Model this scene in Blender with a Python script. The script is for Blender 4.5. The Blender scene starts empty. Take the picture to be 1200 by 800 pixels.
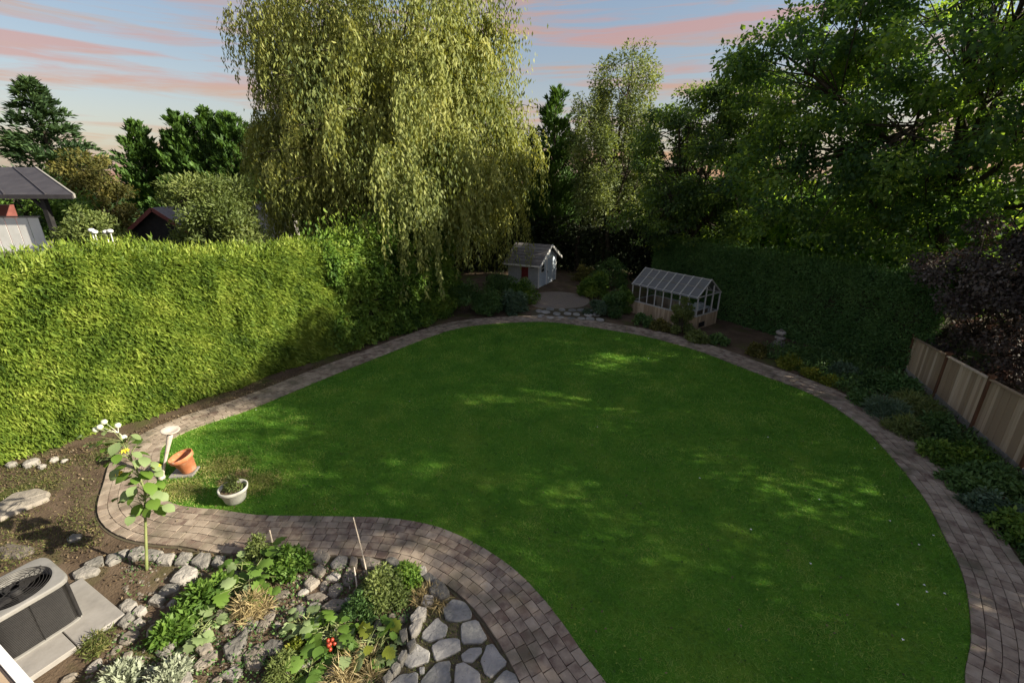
import bpy, bmesh, math, random
import numpy as np
from mathutils import Vector, Matrix
SC = bpy.context.scene
COL = SC.collection
rng = np.random.default_rng(11)
random.seed(11)
R = math.radians

# ------------------------------------------------------------------ camera
CAM_H, PITCH, FPX = 6.5, 20.0, 533.0
cam = bpy.data.cameras.new('camera')
cam.sensor_width = 36.0
cam.lens = FPX/1200*36
cam.clip_start = .05
cam.clip_end = 900
camo = bpy.data.objects.new('camera', cam)
COL.objects.link(camo)
camo.location = (0, 0, CAM_H)
camo.rotation_euler = (R(90-PITCH), 0, 0)
SC.camera = camo

# ------------------------------------------------------------------ render, exposure
SC.view_settings.view_transform = 'Standard'
SC.view_settings.look = 'None'
SC.view_settings.exposure = 1.6
SC.view_settings.gamma = 1
SC.view_settings.use_curve_mapping = False
SC.cycles.use_denoising = True
SC.cycles.max_bounces = 6
SC.cycles.transparent_max_bounces = 12
SC.cycles.sample_clamp_indirect = 4

# ------------------------------------------------------------------ sky and sun
SUN_EL, SUN_AZ = 27.0, -13.0        # azimuth measured from +X towards +Y
W = bpy.data.worlds.new('World')
SC.world = W
W.use_nodes = True
nt = W.node_tree
nt.nodes.clear()
def wn(t, **k):
    n = nt.nodes.new(t)
    for a, b in k.items(): setattr(n, a, b)
    return n
out = wn('ShaderNodeOutputWorld')
bg = wn('ShaderNodeBackground')
bg.inputs['Strength'].default_value = 0.14
sky = wn('ShaderNodeTexSky', sky_type='NISHITA')
sky.sun_disc = False
sky.sun_elevation = R(SUN_EL)
sky.sun_rotation = R(90-SUN_AZ)
sky.air_density = 1.2
sky.dust_density = 1.5
tc = wn('ShaderNodeTexCoord')
sep = wn('ShaderNodeSeparateXYZ')
nt.links.new(tc.outputs['Generated'], sep.inputs[0])
ramp = wn('ShaderNodeValToRGB')         # dusk tones by elevation
cr = ramp.color_ramp
cr.elements[0].position = 0.0
cr.elements[0].color = (.42, .32, .27, 1)
cr.elements[1].position = 1.0
cr.elements[1].color = (.2, .31, .46, 1)
for p, c in ((.06, (.36, .30, .30)), (.2, (.25, .27, .33)), (.38, (.2, .285, .41))):
    e = cr.elements.new(p)
    e.color = c+(1,)
nt.links.new(sep.outputs['Z'], ramp.inputs[0])
sc10 = wn('ShaderNodeVectorMath', operation='SCALE')
sc10.inputs['Scale'].default_value = 1.9
nt.links.new(ramp.outputs[0], sc10.inputs[0])
mixn = wn('ShaderNodeMix', data_type='RGBA')
mixn.inputs[0].default_value = .8
nt.links.new(sky.outputs[0], mixn.inputs[6])
nt.links.new(sc10.outputs[0], mixn.inputs[7])
mp = wn('ShaderNodeMapping')
mp.inputs['Scale'].default_value = (2.0, 2.0, 25)
mp.inputs['Rotation'].default_value = (0, R(3), 0)
mp.inputs['Location'].default_value = (.7, .2, .4)
nt.links.new(tc.outputs['Generated'], mp.inputs[0])
nz = wn('ShaderNodeTexNoise')
nz.inputs['Scale'].default_value = 1.5
nz.inputs['Detail'].default_value = 8
nz.inputs['Roughness'].default_value = .6
nz.inputs['Distortion'].default_value = .5
nt.links.new(mp.outputs[0], nz.inputs[0])
cm = wn('ShaderNodeValToRGB')
cm.color_ramp.elements[0].position = .455
cm.color_ramp.elements[0].color = (0, 0, 0, 1)
cm.color_ramp.elements[1].position = .62
cm.color_ramp.elements[1].color = (1, 1, 1, 1)
nt.links.new(nz.outputs['Fac'], cm.inputs[0])
nz2 = wn('ShaderNodeTexNoise')
nz2.inputs['Scale'].default_value = 1.0
nt.links.new(mp.outputs[0], nz2.inputs[0])
cc = wn('ShaderNodeValToRGB')
cc.color_ramp.elements[0].position = .4
cc.color_ramp.elements[0].color = (.66, .34, .16, 1)
cc.color_ramp.elements[1].position = .62
cc.color_ramp.elements[1].color = (.64, .31, .24, 1)
nt.links.new(nz2.outputs['Fac'], cc.inputs[0])
cs = wn('ShaderNodeVectorMath', operation='SCALE')
cs.inputs['Scale'].default_value = 2.5
nt.links.new(cc.outputs[0], cs.inputs[0])
mix2 = wn('ShaderNodeMix', data_type='RGBA')
mf = wn('ShaderNodeMath', operation='MULTIPLY')
mf.inputs[1].default_value = .62
nt.links.new(cm.outputs[0], mf.inputs[0])
nt.links.new(mf.outputs[0], mix2.inputs[0])
nt.links.new(mixn.outputs[2], mix2.inputs[6])
nt.links.new(cs.outputs[0], mix2.inputs[7])
nt.links.new(mix2.outputs[2], bg.inputs['Color'])
nt.links.new(bg.outputs[0], out.inputs[0])

sun = bpy.data.lights.new('sun', 'SUN')
sun.energy = 3.6
sun.angle = R(.55)
sun.color = (1, .9, .72)
suno = bpy.data.objects.new('sun', sun)
COL.objects.link(suno)
sd = Vector((math.cos(R(SUN_EL))*math.cos(R(SUN_AZ)), math.cos(R(SUN_EL))*math.sin(R(SUN_AZ)), math.sin(R(SUN_EL))))
suno.rotation_euler = sd.to_track_quat('Z', 'Y').to_euler()
suno.location = (30, 0, 30)

# ------------------------------------------------------------------ survey: photograph pixel -> place on the ground / at a depth
_c, _s = math.cos(R(PITCH)), math.sin(R(PITCH))
def G(x, y, h=0.):
    u, v = x-600, 400-y
    fw = FPX*_c+v*_s; up = -FPX*_s+v*_c
    k = (h-CAM_H)/up
    return (u*k, fw*k)
def AT(x, y, Y):
    u, v = x-600, 400-y
    fw = FPX*_c+v*_s; up = -FPX*_s+v*_c
    k = Y/fw
    return (u*k, Y, CAM_H+up*k)

# ------------------------------------------------------------------ materials
def new_mat(name):
    m = bpy.data.materials.new(name)
    m.use_nodes = True
    m.node_tree.nodes.clear()
    return m, m.node_tree
def link(t, a, b): t.links.new(a, b)
def ramp_node(t, stops):
    r = t.nodes.new('ShaderNodeValToRGB')
    r.color_ramp.elements[0].position = stops[0][0]
    r.color_ramp.elements[0].color = tuple(stops[0][1])+(1,)
    r.color_ramp.elements[1].position = stops[-1][0]
    r.color_ramp.elements[1].color = tuple(stops[-1][1])+(1,)
    for p, c in stops[1:-1]:
        e = r.color_ramp.elements.new(p)
        e.color = tuple(c)+(1,)
    return r
def leaf_mat(name, cols, trans=.4, tcol=None, rough=.55, spec=.25, nscale=.9, namp=.9):
    m, t = new_mat(name)
    o = t.nodes.new('ShaderNodeOutputMaterial')
    at = t.nodes.new('ShaderNodeAttribute'); at.attribute_name = 'rnd'
    geo = t.nodes.new('ShaderNodeNewGeometry')
    n = t.nodes.new('ShaderNodeTexNoise'); n.inputs['Scale'].default_value = nscale
    n.inputs['Detail'].default_value = 3
    link(t, geo.outputs['Position'], n.inputs[0])
    a = t.nodes.new('ShaderNodeMath'); a.operation = 'MULTIPLY_ADD'
    a.inputs[1].default_value = namp; a.inputs[2].default_value = -namp/2
    link(t, n.outputs['Fac'], a.inputs[0])
    b = t.nodes.new('ShaderNodeMath'); b.operation = 'ADD'; b.use_clamp = True
    link(t, a.outputs[0], b.inputs[0]); link(t, at.outputs['Fac'], b.inputs[1])
    k = len(cols)
    r = ramp_node(t, [(i/(k-1), c) for i, c in enumerate(cols)])
    link(t, b.outputs[0], r.inputs[0])
    p = t.nodes.new('ShaderNodeBsdfPrincipled')
    p.inputs['Roughness'].default_value = rough
    p.inputs['Specular IOR Level'].default_value = spec
    link(t, r.outputs[0], p.inputs['Base Color'])
    tr = t.nodes.new('ShaderNodeBsdfTranslucent')
    g = t.nodes.new('ShaderNodeMix'); g.data_type = 'RGBA'; g.blend_type = 'MULTIPLY'
    g.inputs[0].default_value = 1
    g.inputs[7].default_value = (tcol or (1.5, 1.45, .55))+(1,)
    link(t, r.outputs[0], g.inputs[6]); link(t, g.outputs[2], tr.inputs[0])
    mx = t.nodes.new('ShaderNodeMixShader'); mx.inputs[0].default_value = trans
    link(t, p.outputs[0], mx.inputs[1]); link(t, tr.outputs[0], mx.inputs[2])
    link(t, mx.outputs[0], o.inputs[0])
    return m
def surf_mat(name, cols, scale=4, rough=.8, bump=.3, bscale=30, bdist=.01, spec=.3, stretch=(1, 1, 1), objrnd=0., attr=0., detail=6, metal=0., coord='Object', stain=None):
    """stone, wood, soil, metal...: a colour ramp over noise, plus object/attribute variation, plus bump"""
    m, t = new_mat(name)
    o = t.nodes.new('ShaderNodeOutputMaterial')
    tcn = t.nodes.new('ShaderNodeTexCoord')
    mpn = t.nodes.new('ShaderNodeMapping'); mpn.inputs['Scale'].default_value = stretch
    if coord == 'World':
        ge = t.nodes.new('ShaderNodeNewGeometry'); link(t, ge.outputs['Position'], mpn.inputs[0])
    else:
        link(t, tcn.outputs[coord], mpn.inputs[0])
    oi = t.nodes.new('ShaderNodeObjectInfo')
    n = t.nodes.new('ShaderNodeTexNoise'); n.noise_dimensions = '4D'
    n.inputs['Scale'].default_value = scale; n.inputs['Detail'].default_value = detail
    n.inputs['Roughness'].default_value = .6
    link(t, mpn.outputs[0], n.inputs[0])
    w = t.nodes.new('ShaderNodeMath'); w.operation = 'MULTIPLY'; w.inputs[1].default_value = 37
    link(t, oi.outputs['Random'], w.inputs[0]); link(t, w.outputs[0], n.inputs['W'])
    fac = n.outputs['Fac']
    def addv(fac, val, amt):
        a = t.nodes.new('ShaderNodeMath'); a.operation = 'MULTIPLY_ADD'
        a.inputs[1].default_value = amt; a.inputs[2].default_value = -amt/2
        link(t, val, a.inputs[0])
        b = t.nodes.new('ShaderNodeMath'); b.operation = 'ADD'; b.use_clamp = True
        link(t, fac, b.inputs[0]); link(t, a.outputs[0], b.inputs[1])
        return b.outputs[0]
    if objrnd: fac = addv(fac, oi.outputs['Random'], objrnd)
    if attr:
        at = t.nodes.new('ShaderNodeAttribute'); at.attribute_name = 'rnd'
        fac = addv(fac, at.outputs['Fac'], attr)
    k = len(cols)
    r = ramp_node(t, [(.22+.56*i/(k-1), c) for i, c in enumerate(cols)])
    link(t, fac, r.inputs[0])
    colout = r.outputs[0]
    if stain:
        sn = t.nodes.new('ShaderNodeTexNoise'); sn.inputs['Scale'].default_value = stain[1]; sn.inputs['Detail'].default_value = 5
        ge2 = t.nodes.new('ShaderNodeNewGeometry'); link(t, ge2.outputs['Position'], sn.inputs[0])
        sr = ramp_node(t, [(stain[2], (0, 0, 0)), (stain[3], (1, 1, 1))]); link(t, sn.outputs['Fac'], sr.inputs[0])
        mxc = t.nodes.new('ShaderNodeMix'); mxc.data_type = 'RGBA'; mxc.inputs[7].default_value = stain[0]+(1,)
        link(t, sr.outputs[0], mxc.inputs[0]); link(t, colout, mxc.inputs[6]); colout = mxc.outputs[2]
    p = t.nodes.new('ShaderNodeBsdfPrincipled')
    p.inputs['Roughness'].default_value = rough
    p.inputs['Specular IOR Level'].default_value = spec
    p.inputs['Metallic'].default_value = metal
    link(t, colout, p.inputs['Base Color'])
    if bump:
        bn = t.nodes.new('ShaderNodeTexNoise'); bn.inputs['Scale'].default_value = bscale; bn.inputs['Detail'].default_value = 6
        link(t, mpn.outputs[0], bn.inputs[0])
        bp = t.nodes.new('ShaderNodeBump'); bp.inputs['Strength'].default_value = bump; bp.inputs['Distance'].default_value = bdist
        link(t, bn.outputs['Fac'], bp.inputs['Height']); link(t, bp.outputs[0], p.inputs['Normal'])
    link(t, p.outputs[0], o.inputs[0])
    return m
M = {}
M['hedge'] = leaf_mat('hedge_leaf', [(.035, .075, .012), (.11, .18, .025), (.21, .29, .042), (.34, .4, .08)], .3)
M['laurel'] = leaf_mat('laurel_leaf', [(.03, .075, .015), (.08, .16, .025), (.15, .25, .04), (.26, .35, .06)], .3)
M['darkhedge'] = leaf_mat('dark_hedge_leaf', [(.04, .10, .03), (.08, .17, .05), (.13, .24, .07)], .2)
M['willow'] = leaf_mat('willow_leaf', [(.09, .13, .045), (.19, .23, .07), (.31, .34, .10), (.45, .45, .16)], .35, (1.3, 1.2, .5), nscale=.35)
M['maple'] = leaf_mat('broad_leaf', [(.028, .068, .036), (.055, .115, .05), (.105, .185, .06), (.22, .31, .09)], .5, (3.0, 2.7, .8))
M['midleaf'] = leaf_mat('mid_leaf', [(.025, .055, .028), (.055, .10, .042), (.11, .18, .06), (.22, .31, .09)], .45, (2.6, 2.4, .7))
M['birch'] = leaf_mat('birch_leaf', [(.07, .10, .05), (.13, .17, .075), (.2, .25, .10), (.3, .34, .16)], .35)
M['purple'] = leaf_mat('purple_leaf', [(.04, .036, .034), (.075, .066, .06), (.12, .105, .095), (.2, .18, .16)], .25, (1.5, .9, .8))
M['conifer'] = leaf_mat('conifer_needle', [(.03, .06, .03), (.06, .11, .045), (.11, .18, .07)], .15)
M['cypress'] = leaf_mat('cypress_spray', [(.03, .07, .018), (.065, .13, .03), (.12, .22, .045)], .2)
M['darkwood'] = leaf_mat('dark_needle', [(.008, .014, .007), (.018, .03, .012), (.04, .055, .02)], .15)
M['golden'] = leaf_mat('golden_leaf', [(.07, .08, .022), (.13, .13, .035), (.22, .19, .05)], .25)
M['olive'] = leaf_mat('olive_leaf', [(.07, .10, .03), (.15, .2, .06), (.25, .29, .1)], .3)
M['shrub'] = leaf_mat('shrub_leaf', [(.04, .085, .028), (.085, .165, .05), (.16, .27, .08)], .3)
M['shrubblue'] = leaf_mat('blue_green_leaf', [(.05, .09, .055), (.09, .15, .09), (.17, .24, .15)], .25)
M['yellowleaf'] = leaf_mat('yellow_green_leaf', [(.08, .12, .015), (.16, .2, .025), (.3, .3, .05)], .3)
M['bright'] = leaf_mat('bright_green_leaf', [(.045, .10, .02), (.10, .19, .035), (.19, .3, .06)], .35)
M['pale'] = leaf_mat('pale_green_leaf', [(.14, .2, .09), (.22, .3, .13), (.34, .42, .22)], .3)
M['silver'] = leaf_mat('silver_leaf', [(.2, .24, .15), (.32, .36, .26), (.45, .48, .38)], .15, (1, 1, .8))
M['straw'] = leaf_mat('dry_straw', [(.2, .15, .07), (.34, .27, .13), (.5, .42, .24)], .2, (1, .9, .6))
M['orange'] = leaf_mat('orange_leaf', [(.12, .06, .02), (.25, .14, .06), (.36, .3, .12)], .2, (1.2, .9, .5))
M['grass'] = leaf_mat('grass_blade', [(.07, .17, .025), (.12, .26, .035), (.175, .32, .05), (.32, .4, .09)], .3, (1.3, 1.5, .3), nscale=1.1, namp=2.0)
M['wildgrass'] = leaf_mat('wild_grass_blade', [(.05, .08, .02), (.12, .15, .04), (.25, .22, .09)], .25)
M['drygrass'] = leaf_mat('dry_lawn_blade', [(.16, .26, .04), (.32, .36, .1), (.5, .46, .2)], .2)
M['bark'] = surf_mat('bark', [(.02, .016, .012), (.055, .045, .035), (.10, .085, .065)], 6, .9, .6, 25, .03, stretch=(1, 1, .25))
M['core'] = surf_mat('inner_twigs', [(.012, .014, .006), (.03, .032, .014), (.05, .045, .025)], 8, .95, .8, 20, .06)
M['soil'] = surf_mat('soil', [(.045, .03, .02), (.10, .07, .045), (.17, .125, .085)], 1.6, .95, .8, 24, .03, coord='World', stain=((.07, .08, .02), .8, .52, .66))
M['meadow'] = surf_mat('far_ground', [(.02, .035, .012), (.04, .055, .02), (.06, .06, .03)], .3, .95, .5, 3, .05, coord='World')
M['sward'] = surf_mat('lawn_sward', [(.05, .15, .015), (.085, .215, .02), (.16, .26, .03)], 1.2, .95, .9, 90, .02, coord='World', spec=.1)
M['brick'] = surf_mat('paving_brick', [(.15, .105, .085), (.285, .23, .18), (.38, .315, .25), (.46, .40, .33)], 5, .85, .6, 50, .008, objrnd=.22, attr=.22, coord='World', stain=((.12, .11, .075), 1.7, .5, .75))
M['joint'] = surf_mat('joint_sand', [(.05, .04, .028), (.09, .075, .05), (.12, .12, .05)], 14, .95, .4, 60, .01, coord='World')
M['stone'] = surf_mat('grey_stone', [(.12, .115, .105), (.21, .2, .18), (.29, .27, .245), (.35, .33, .30)], 5, .85, .8, 16, .03, objrnd=.45, attr=.4)
M['bluestone'] = surf_mat('blue_grey_flagstone', [(.14, .145, .145), (.24, .24, .235), (.34, .33, .315), (.45, .43, .4)], 4, .85, .7, 18, .02, objrnd=.35, attr=.4)
M['brownstone'] = surf_mat('brown_stone', [(.13, .11, .09), (.21, .185, .155), (.29, .26, .22)], 5, .85, .8, 14, .03, objrnd=.4, attr=.4, stretch=(1, 2, 1))
M['concrete'] = surf_mat('concrete', [(.21, .2, .19), (.28, .265, .25), (.34, .325, .31)], 5, .85, .3, 80, .003)
M['cedar'] = surf_mat('weathered_cedar', [(.33, .25, .165), (.46, .36, .25), (.57, .46, .33), (.64, .55, .42)], 5, .85, .5, 30, .006, stretch=(4, 4, .35), objrnd=.8, attr=.4)
M['postwood'] = surf_mat('brown_post', [(.07, .035, .02), (.13, .065, .035), (.19, .1, .06)], 5, .8, .4, 30, .006, stretch=(4, 4, .4))
M['greywood'] = surf_mat('grey_wood', [(.16, .15, .135), (.25, .24, .22), (.34, .33, .3)], 5, .85, .4, 30, .006, stretch=(4, 4, .4), attr=.4)
M['framewood'] = surf_mat('pale_frame_wood', [(.34, .34, .33), (.46, .46, .45), (.56, .56, .55)], 5, .8, .3, 30, .004, stretch=(4, 4, .4))
M['gravel'] = surf_mat('gravel', [(.13, .11, .09), (.24, .2, .17), (.34, .3, .26)], 30, .95, .8, 90, .02, coord='World')
M['shedpaint'] = surf_mat('pale_blue_paint', [(.42, .5, .6), (.52, .6, .7), (.6, .68, .76)], 3, .6, .15, 40, .004)
M['shedgrey'] = surf_mat('grey_wall', [(.28, .3, .3), (.36, .38, .38), (.42, .44, .44)], 3, .8, .2, 30, .004)
M['white'] = surf_mat('white_paint', [(.66, .66, .64), (.76, .76, .74), (.82, .82, .8)], 3, .55, .1, 40, .002)
M['roofing'] = surf_mat('roof_shingle', [(.09, .085, .085), (.15, .14, .14), (.22, .21, .2)], 8, .9, .6, 30, .01, attr=.4)
M['darkroof'] = surf_mat('dark_metal_roof', [(.03, .028, .032), (.048, .045, .05), (.07, .066, .07)], 2, .6, .2, 20, .01)
M['red'] = surf_mat('red_paint', [(.10, .012, .012), (.16, .02, .02), (.2, .03, .03)], 4, .6, .1)
M['redbrown'] = surf_mat('red_brown_board', [(.12, .04, .03), (.18, .06, .05), (.24, .09, .07)], 4, .7, .1)
M['terracotta'] = surf_mat('terracotta', [(.36, .12, .05), (.5, .18, .08), (.6, .26, .14)], 4, .8, .3, 40, .004, stain=((.55, .38, .28), 9, .55, .75))
M['greypot'] = surf_mat('stone_grey_pot', [(.3, .3, .27), (.42, .42, .38), (.52, .52, .48)], 4, .75, .2, 40, .004)
M['palestone'] = surf_mat('pale_cast_stone', [(.38, .33, .28), (.5, .44, .38), (.58, .52, .46)], 8, .85, .5, 40, .006)
M['darkmetal'] = surf_mat('dark_metal', [(.012, .012, .013), (.022, .021, .022), (.04, .038, .038)], 6, .6, .1, 60, .002, spec=.3)
M['louvre'] = surf_mat('dark_louvre', [(.012, .011, .010), (.02, .018, .017), (.035, .032, .03)], 2.5, .5, .1, 60, .002, spec=.4)
M['coil'] = surf_mat('condenser_coil', [(.008, .008, .009), (.018, .018, .02), (.03, .03, .032)], 20, .6, .5, 120, .003)
M['acgrey'] = surf_mat('light_grey_enamel', [(.17, .165, .16), (.23, .225, .215), (.29, .28, .27)], 6, .5, .1, 60, .002, spec=.4)
M['beige'] = surf_mat('beige_wall', [(.3, .22, .15), (.38, .29, .2), (.45, .36, .27)], 3, .85, .2, 30, .004)
M['palewall'] = surf_mat('pale_render', [(.4, .38, .33), (.5, .47, .42), (.58, .55, .5)], 3, .85, .2, 30, .004)
M['stem'] = surf_mat('green_stem', [(.12, .16, .05), (.2, .24, .09), (.3, .3, .14)], 6, .6, .1)
M['flower'] = surf_mat('yellow_petal', [(.55, .42, .03), (.7, .55, .05), (.8, .66, .1)], 6, .6, 0)
M['bud'] = surf_mat('cream_bud', [(.5, .55, .35), (.66, .68, .5), (.75, .75, .62)], 6, .6, 0)
M['tomato'] = surf_mat('red_fruit', [(.22, .03, .015), (.32, .045, .02), (.4, .07, .03)], 6, .35, 0, spec=.5)
M['cane'] = surf_mat('bamboo_cane', [(.45, .38, .3), (.58, .5, .42), (.66, .6, .52)], 6, .6, .1)
M['litter'] = leaf_mat('leaf_litter', [(.05, .035, .02), (.12, .085, .05), (.22, .17, .1)], .1, (1, .8, .5))
def glass_mat(name, tint, gl=.12, dusty=False):
    m, t = new_mat(name)
    o = t.nodes.new('ShaderNodeOutputMaterial')
    tr = t.nodes.new('ShaderNodeBsdfTransparent'); tr.inputs[0].default_value = tint+(1,)
    g = t.nodes.new('ShaderNodeBsdfGlossy'); g.inputs['Roughness'].default_value = .12
    g.inputs[0].default_value = (.9, .95, 1, 1)
    if dusty:
        g = t.nodes.new('ShaderNodeBsdfPrincipled'); g.inputs['Base Color'].default_value = (.3, .32, .34, 1); g.inputs['Roughness'].default_value = .35
    mx = t.nodes.new('ShaderNodeMixShader'); mx.inputs[0].default_value = gl
    link(t, tr.outputs[0], mx.inputs[1]); link(t, g.outputs[0], mx.inputs[2]); link(t, mx.outputs[0], o.inputs[0])
    return m
M['glass'] = glass_mat('greenhouse_glass', (.8, .84, .88))
M['roofglass'] = glass_mat('dusty_roof_glass', (.3, .32, .35), .5, True)

# ------------------------------------------------------------------ helpers
ORG = {}
def org(o):
    return ORG.get(o.name, (0., 0., 0.)) if o else (0., 0., 0.)
def thing(name, label, cat, loc, group=None):
    o = bpy.data.objects.new(name, None)
    COL.objects.link(o)
    o.location = loc
    o.empty_display_size = .2
    o['label'] = label; o['category'] = cat
    if group: o['group'] = group
    ORG[o.name] = tuple(loc)
    return o
def tag(o, label=None, cat=None, group=None, kind=None):
    if label: o['label'] = label
    if cat: o['category'] = cat
    if group: o['group'] = group
    if kind: o['kind'] = kind
    return o
def place(name, me, parent, loc, rot=(0, 0, 0), scale=(1, 1, 1)):
    o = bpy.data.objects.new(name, me)
    COL.objects.link(o)
    q = org(parent)
    if parent: o.parent = parent
    o.location = (loc[0]-q[0], loc[1]-q[1], loc[2]-q[2])
    o.rotation_euler = rot
    o.scale = scale
    ORG[o.name] = tuple(loc)
    return o
def mesh_np(name, V, F, mat, smooth=False, rnd=None):
    """V (n,3), F (m,k) of equal-sized faces"""
    V = np.asarray(V, dtype=np.float32); F = np.asarray(F, dtype=np.int32)
    me = bpy.data.meshes.new(name)
    me.vertices.add(len(V)); me.vertices.foreach_set('co', V.ravel())
    m, k = F.shape
    me.loops.add(m*k); me.loops.foreach_set('vertex_index', F.ravel())
    me.polygons.add(m); me.polygons.foreach_set('loop_start', np.arange(0, m*k, k, dtype=np.int32))
    if smooth: me.polygons.foreach_set('use_smooth', np.ones(m, dtype=bool))
    if rnd is not None:
        a = me.attributes.new('rnd', 'FLOAT', 'FACE'); a.data.foreach_set('value', np.asarray(rnd, dtype=np.float32))
    me.update(calc_edges=True)
    me.materials.append(mat)
    return me
def part_obj(name, me, parent, kind=None):
    o = bpy.data.objects.new(name, me)
    COL.objects.link(o)
    if parent: o.parent = parent
    ORG[o.name] = org(parent)
    if kind: o['kind'] = kind
    return o
def unit(a):
    return a/np.maximum(np.linalg.norm(a, axis=-1, keepdims=True), 1e-6)
NLEAF = [0]
def leaves(name, P, D, N, L, Wd, mat, parent, rnd=None, kind=None):
    """many leaf blades in one mesh: a four-cornered blade each"""
    q = np.array(org(parent))
    P = np.asarray(P)-q
    n = len(P); NLEAF[0] += n
    D = unit(D); S = unit(np.cross(D, N)); U = np.cross(S, D)
    L = np.broadcast_to(np.asarray(L, dtype=float), (n,))[:, None]; Wd = np.broadcast_to(np.asarray(Wd, dtype=float), (n,))[:, None]
    V = np.empty((n, 4, 3))
    V[:, 0] = P; V[:, 1] = P+D*L*.45+S*Wd*.5+U*L*.06; V[:, 2] = P+D*L-U*L*.05; V[:, 3] = P+D*L*.45-S*Wd*.5+U*L*.06
    if rnd is None: rnd = rng.random(n)
    me = mesh_np(name, V.reshape(-1, 3), np.arange(n*4).reshape(n, 4), mat, rnd=rnd)
    return part_obj(name, me, parent, kind)
def blades(name, P, D, N, L, Wd, mat, parent, rnd=None, kind=None):
    q = np.array(org(parent)); P = np.asarray(P)-q; n = len(P); NLEAF[0] += n/2
    D = unit(D); S = unit(np.cross(D, N))
    L = np.broadcast_to(np.asarray(L, dtype=float), (n,))[:, None]; Wd = np.broadcast_to(np.asarray(Wd, dtype=float), (n,))[:, None]
    V = np.empty((n, 3, 3)); V[:, 0] = P-S*Wd*.5; V[:, 1] = P+S*Wd*.5; V[:, 2] = P+D*L
    me = mesh_np(name, V.reshape(-1, 3), np.arange(n*3).reshape(n, 3), mat, rnd=rng.random(n) if rnd is None else rnd)
    return part_obj(name, me, parent, kind)
def rdir(n):
    return unit(rng.normal(size=(n, 3)))
class MB:
    """collects solid shapes in world coordinates"""
    def __init__(s): s.v = []; s.f = []; s.r = []
    def add(s, v, f, r=None):
        b = len(s.v); s.v += [tuple(p) for p in v]; s.f += [tuple(i+b for i in q) for q in f]
        rr = random.random() if r is None else r
        s.r += [rr]*len(f)
    def obox(s, c, ax, ay, az):
        """box from centre and three half-axis vectors"""
        c = Vector(c); ax = Vector(ax); ay = Vector(ay); az = Vector(az)
        v = [c+sx*ax+sy*ay+sz*az for sz in (-1, 1) for sy in (-1, 1) for sx in (-1, 1)]
        s.add(v, [(0, 2, 3, 1), (4, 5, 7, 6), (0, 1, 5, 4), (2, 6, 7, 3), (0, 4, 6, 2), (1, 3, 7, 5)])
    def box(s, c, dx, dy, dz, rz=0.):
        ca, sa = math.cos(rz), math.sin(rz)
        s.obox(c, (ca*dx/2, sa*dx/2, 0), (-sa*dy/2, ca*dy/2, 0), (0, 0, dz/2))
    def bar(s, a, b, w, h=None, up=(0, 0, 1)):
        a = Vector(a); b = Vector(b); d = b-a
        if d.length < 1e-6: return
        x = d.cross(Vector(up))
        if x.length < 1e-4: x = d.cross(Vector((1, 0, 0)))
        x.normalize(); z = x.cross(d).normalized()
        s.obox((a+b)/2, d/2, x*w/2, z*(h or w)/2)
    def tube(s, pts, rad, n=6):
        pts = [Vector(p) for p in pts]
        k = len(pts)
        if not hasattr(rad, '__len__'): rad = [rad]*k
        vs = []; ref = Vector((.31, .17, .93))
        for i, p in enumerate(pts):
            d = (pts[min(i+1, k-1)]-pts[max(i-1, 0)])
            x = d.cross(ref)
            if x.length < 1e-5: x = d.cross(Vector((1, 0, 0)))
            x.normalize(); y = d.cross(x).normalized()
            for j in range(n):
                a = 2*math.pi*j/n
                vs.append(p+(x*math.cos(a)+y*math.sin(a))*rad[i])
        fs = []
        for i in range(k-1):
            for j in range(n):
                fs.append((i*n+j, i*n+(j+1) % n, (i+1)*n+(j+1) % n, (i+1)*n+j))
        fs.append(tuple(range(n))[::-1]); fs.append(tuple((k-1)*n+j for j in range(n)))
        s.add(vs, fs)
    def lathe(s, prof, c, n=24, tilt=None):
        vs = []; fs = []; k = len(prof)
        T = tilt or Matrix.Identity(3)
        for r, z in prof:
            for j in range(n):
                a = 2*math.pi*j/n
                vs.append(Vector(c)+T@Vector((r*math.cos(a), r*math.sin(a), z)))
        for i in range(k-1):
            for j in range(n):
                fs.append((i*n+j, i*n+(j+1) % n, (i+1)*n+(j+1) % n, (i+1)*n+j))
        s.add(vs, fs)
    def prism(s, poly, z0, z1, inset=.02, dome=.3):
        """slab with irregular outline, worn corners, chamfered upper edge"""
        pp = []
        for i in range(len(poly)):
            a, b = poly[i], poly[(i+1) % len(poly)]
            f = random.uniform(.16, .3)
            pp += [(a[0]+(b[0]-a[0])*f, a[1]+(b[1]-a[1])*f), (b[0]+(a[0]-b[0])*f, b[1]+(a[1]-b[1])*f)]
        poly = pp
        cx = sum(p[0] for p in poly)/len(poly); cy = sum(p[1] for p in poly)/len(poly)
        n = len(poly)
        def ins(p, d):
            v = Vector((p[0]-cx, p[1]-cy)); l = v.length
            return (cx+v.x*(l-d)/l, cy+v.y*(l-d)/l)
        tl = [random.uniform(-1, 1)*(z1-z0)*.12 for _ in poly]
        vs = [(p[0], p[1], z0) for p in poly]+[(p[0], p[1], z1-inset*.9) for p in poly]
        vs += [(*ins(p, inset), z1+t*.5) for p, t in zip(poly, tl)]
        vs += [(*ins(p, .45*math.hypot(p[0]-cx, p[1]-cy)), z1+dome*inset+random.uniform(-1, 1)*inset*.3) for p in poly]
        vs += [(cx, cy, z1+dome*inset)]
        fs = []
        for i in range(n):
            j = (i+1) % n
            for q in range(3): fs.append((q*n+i, q*n+j, (q+1)*n+j, (q+1)*n+i))
            fs.append((3*n+i, 3*n+j, 4*n))
        s.add(vs, fs)
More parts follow.
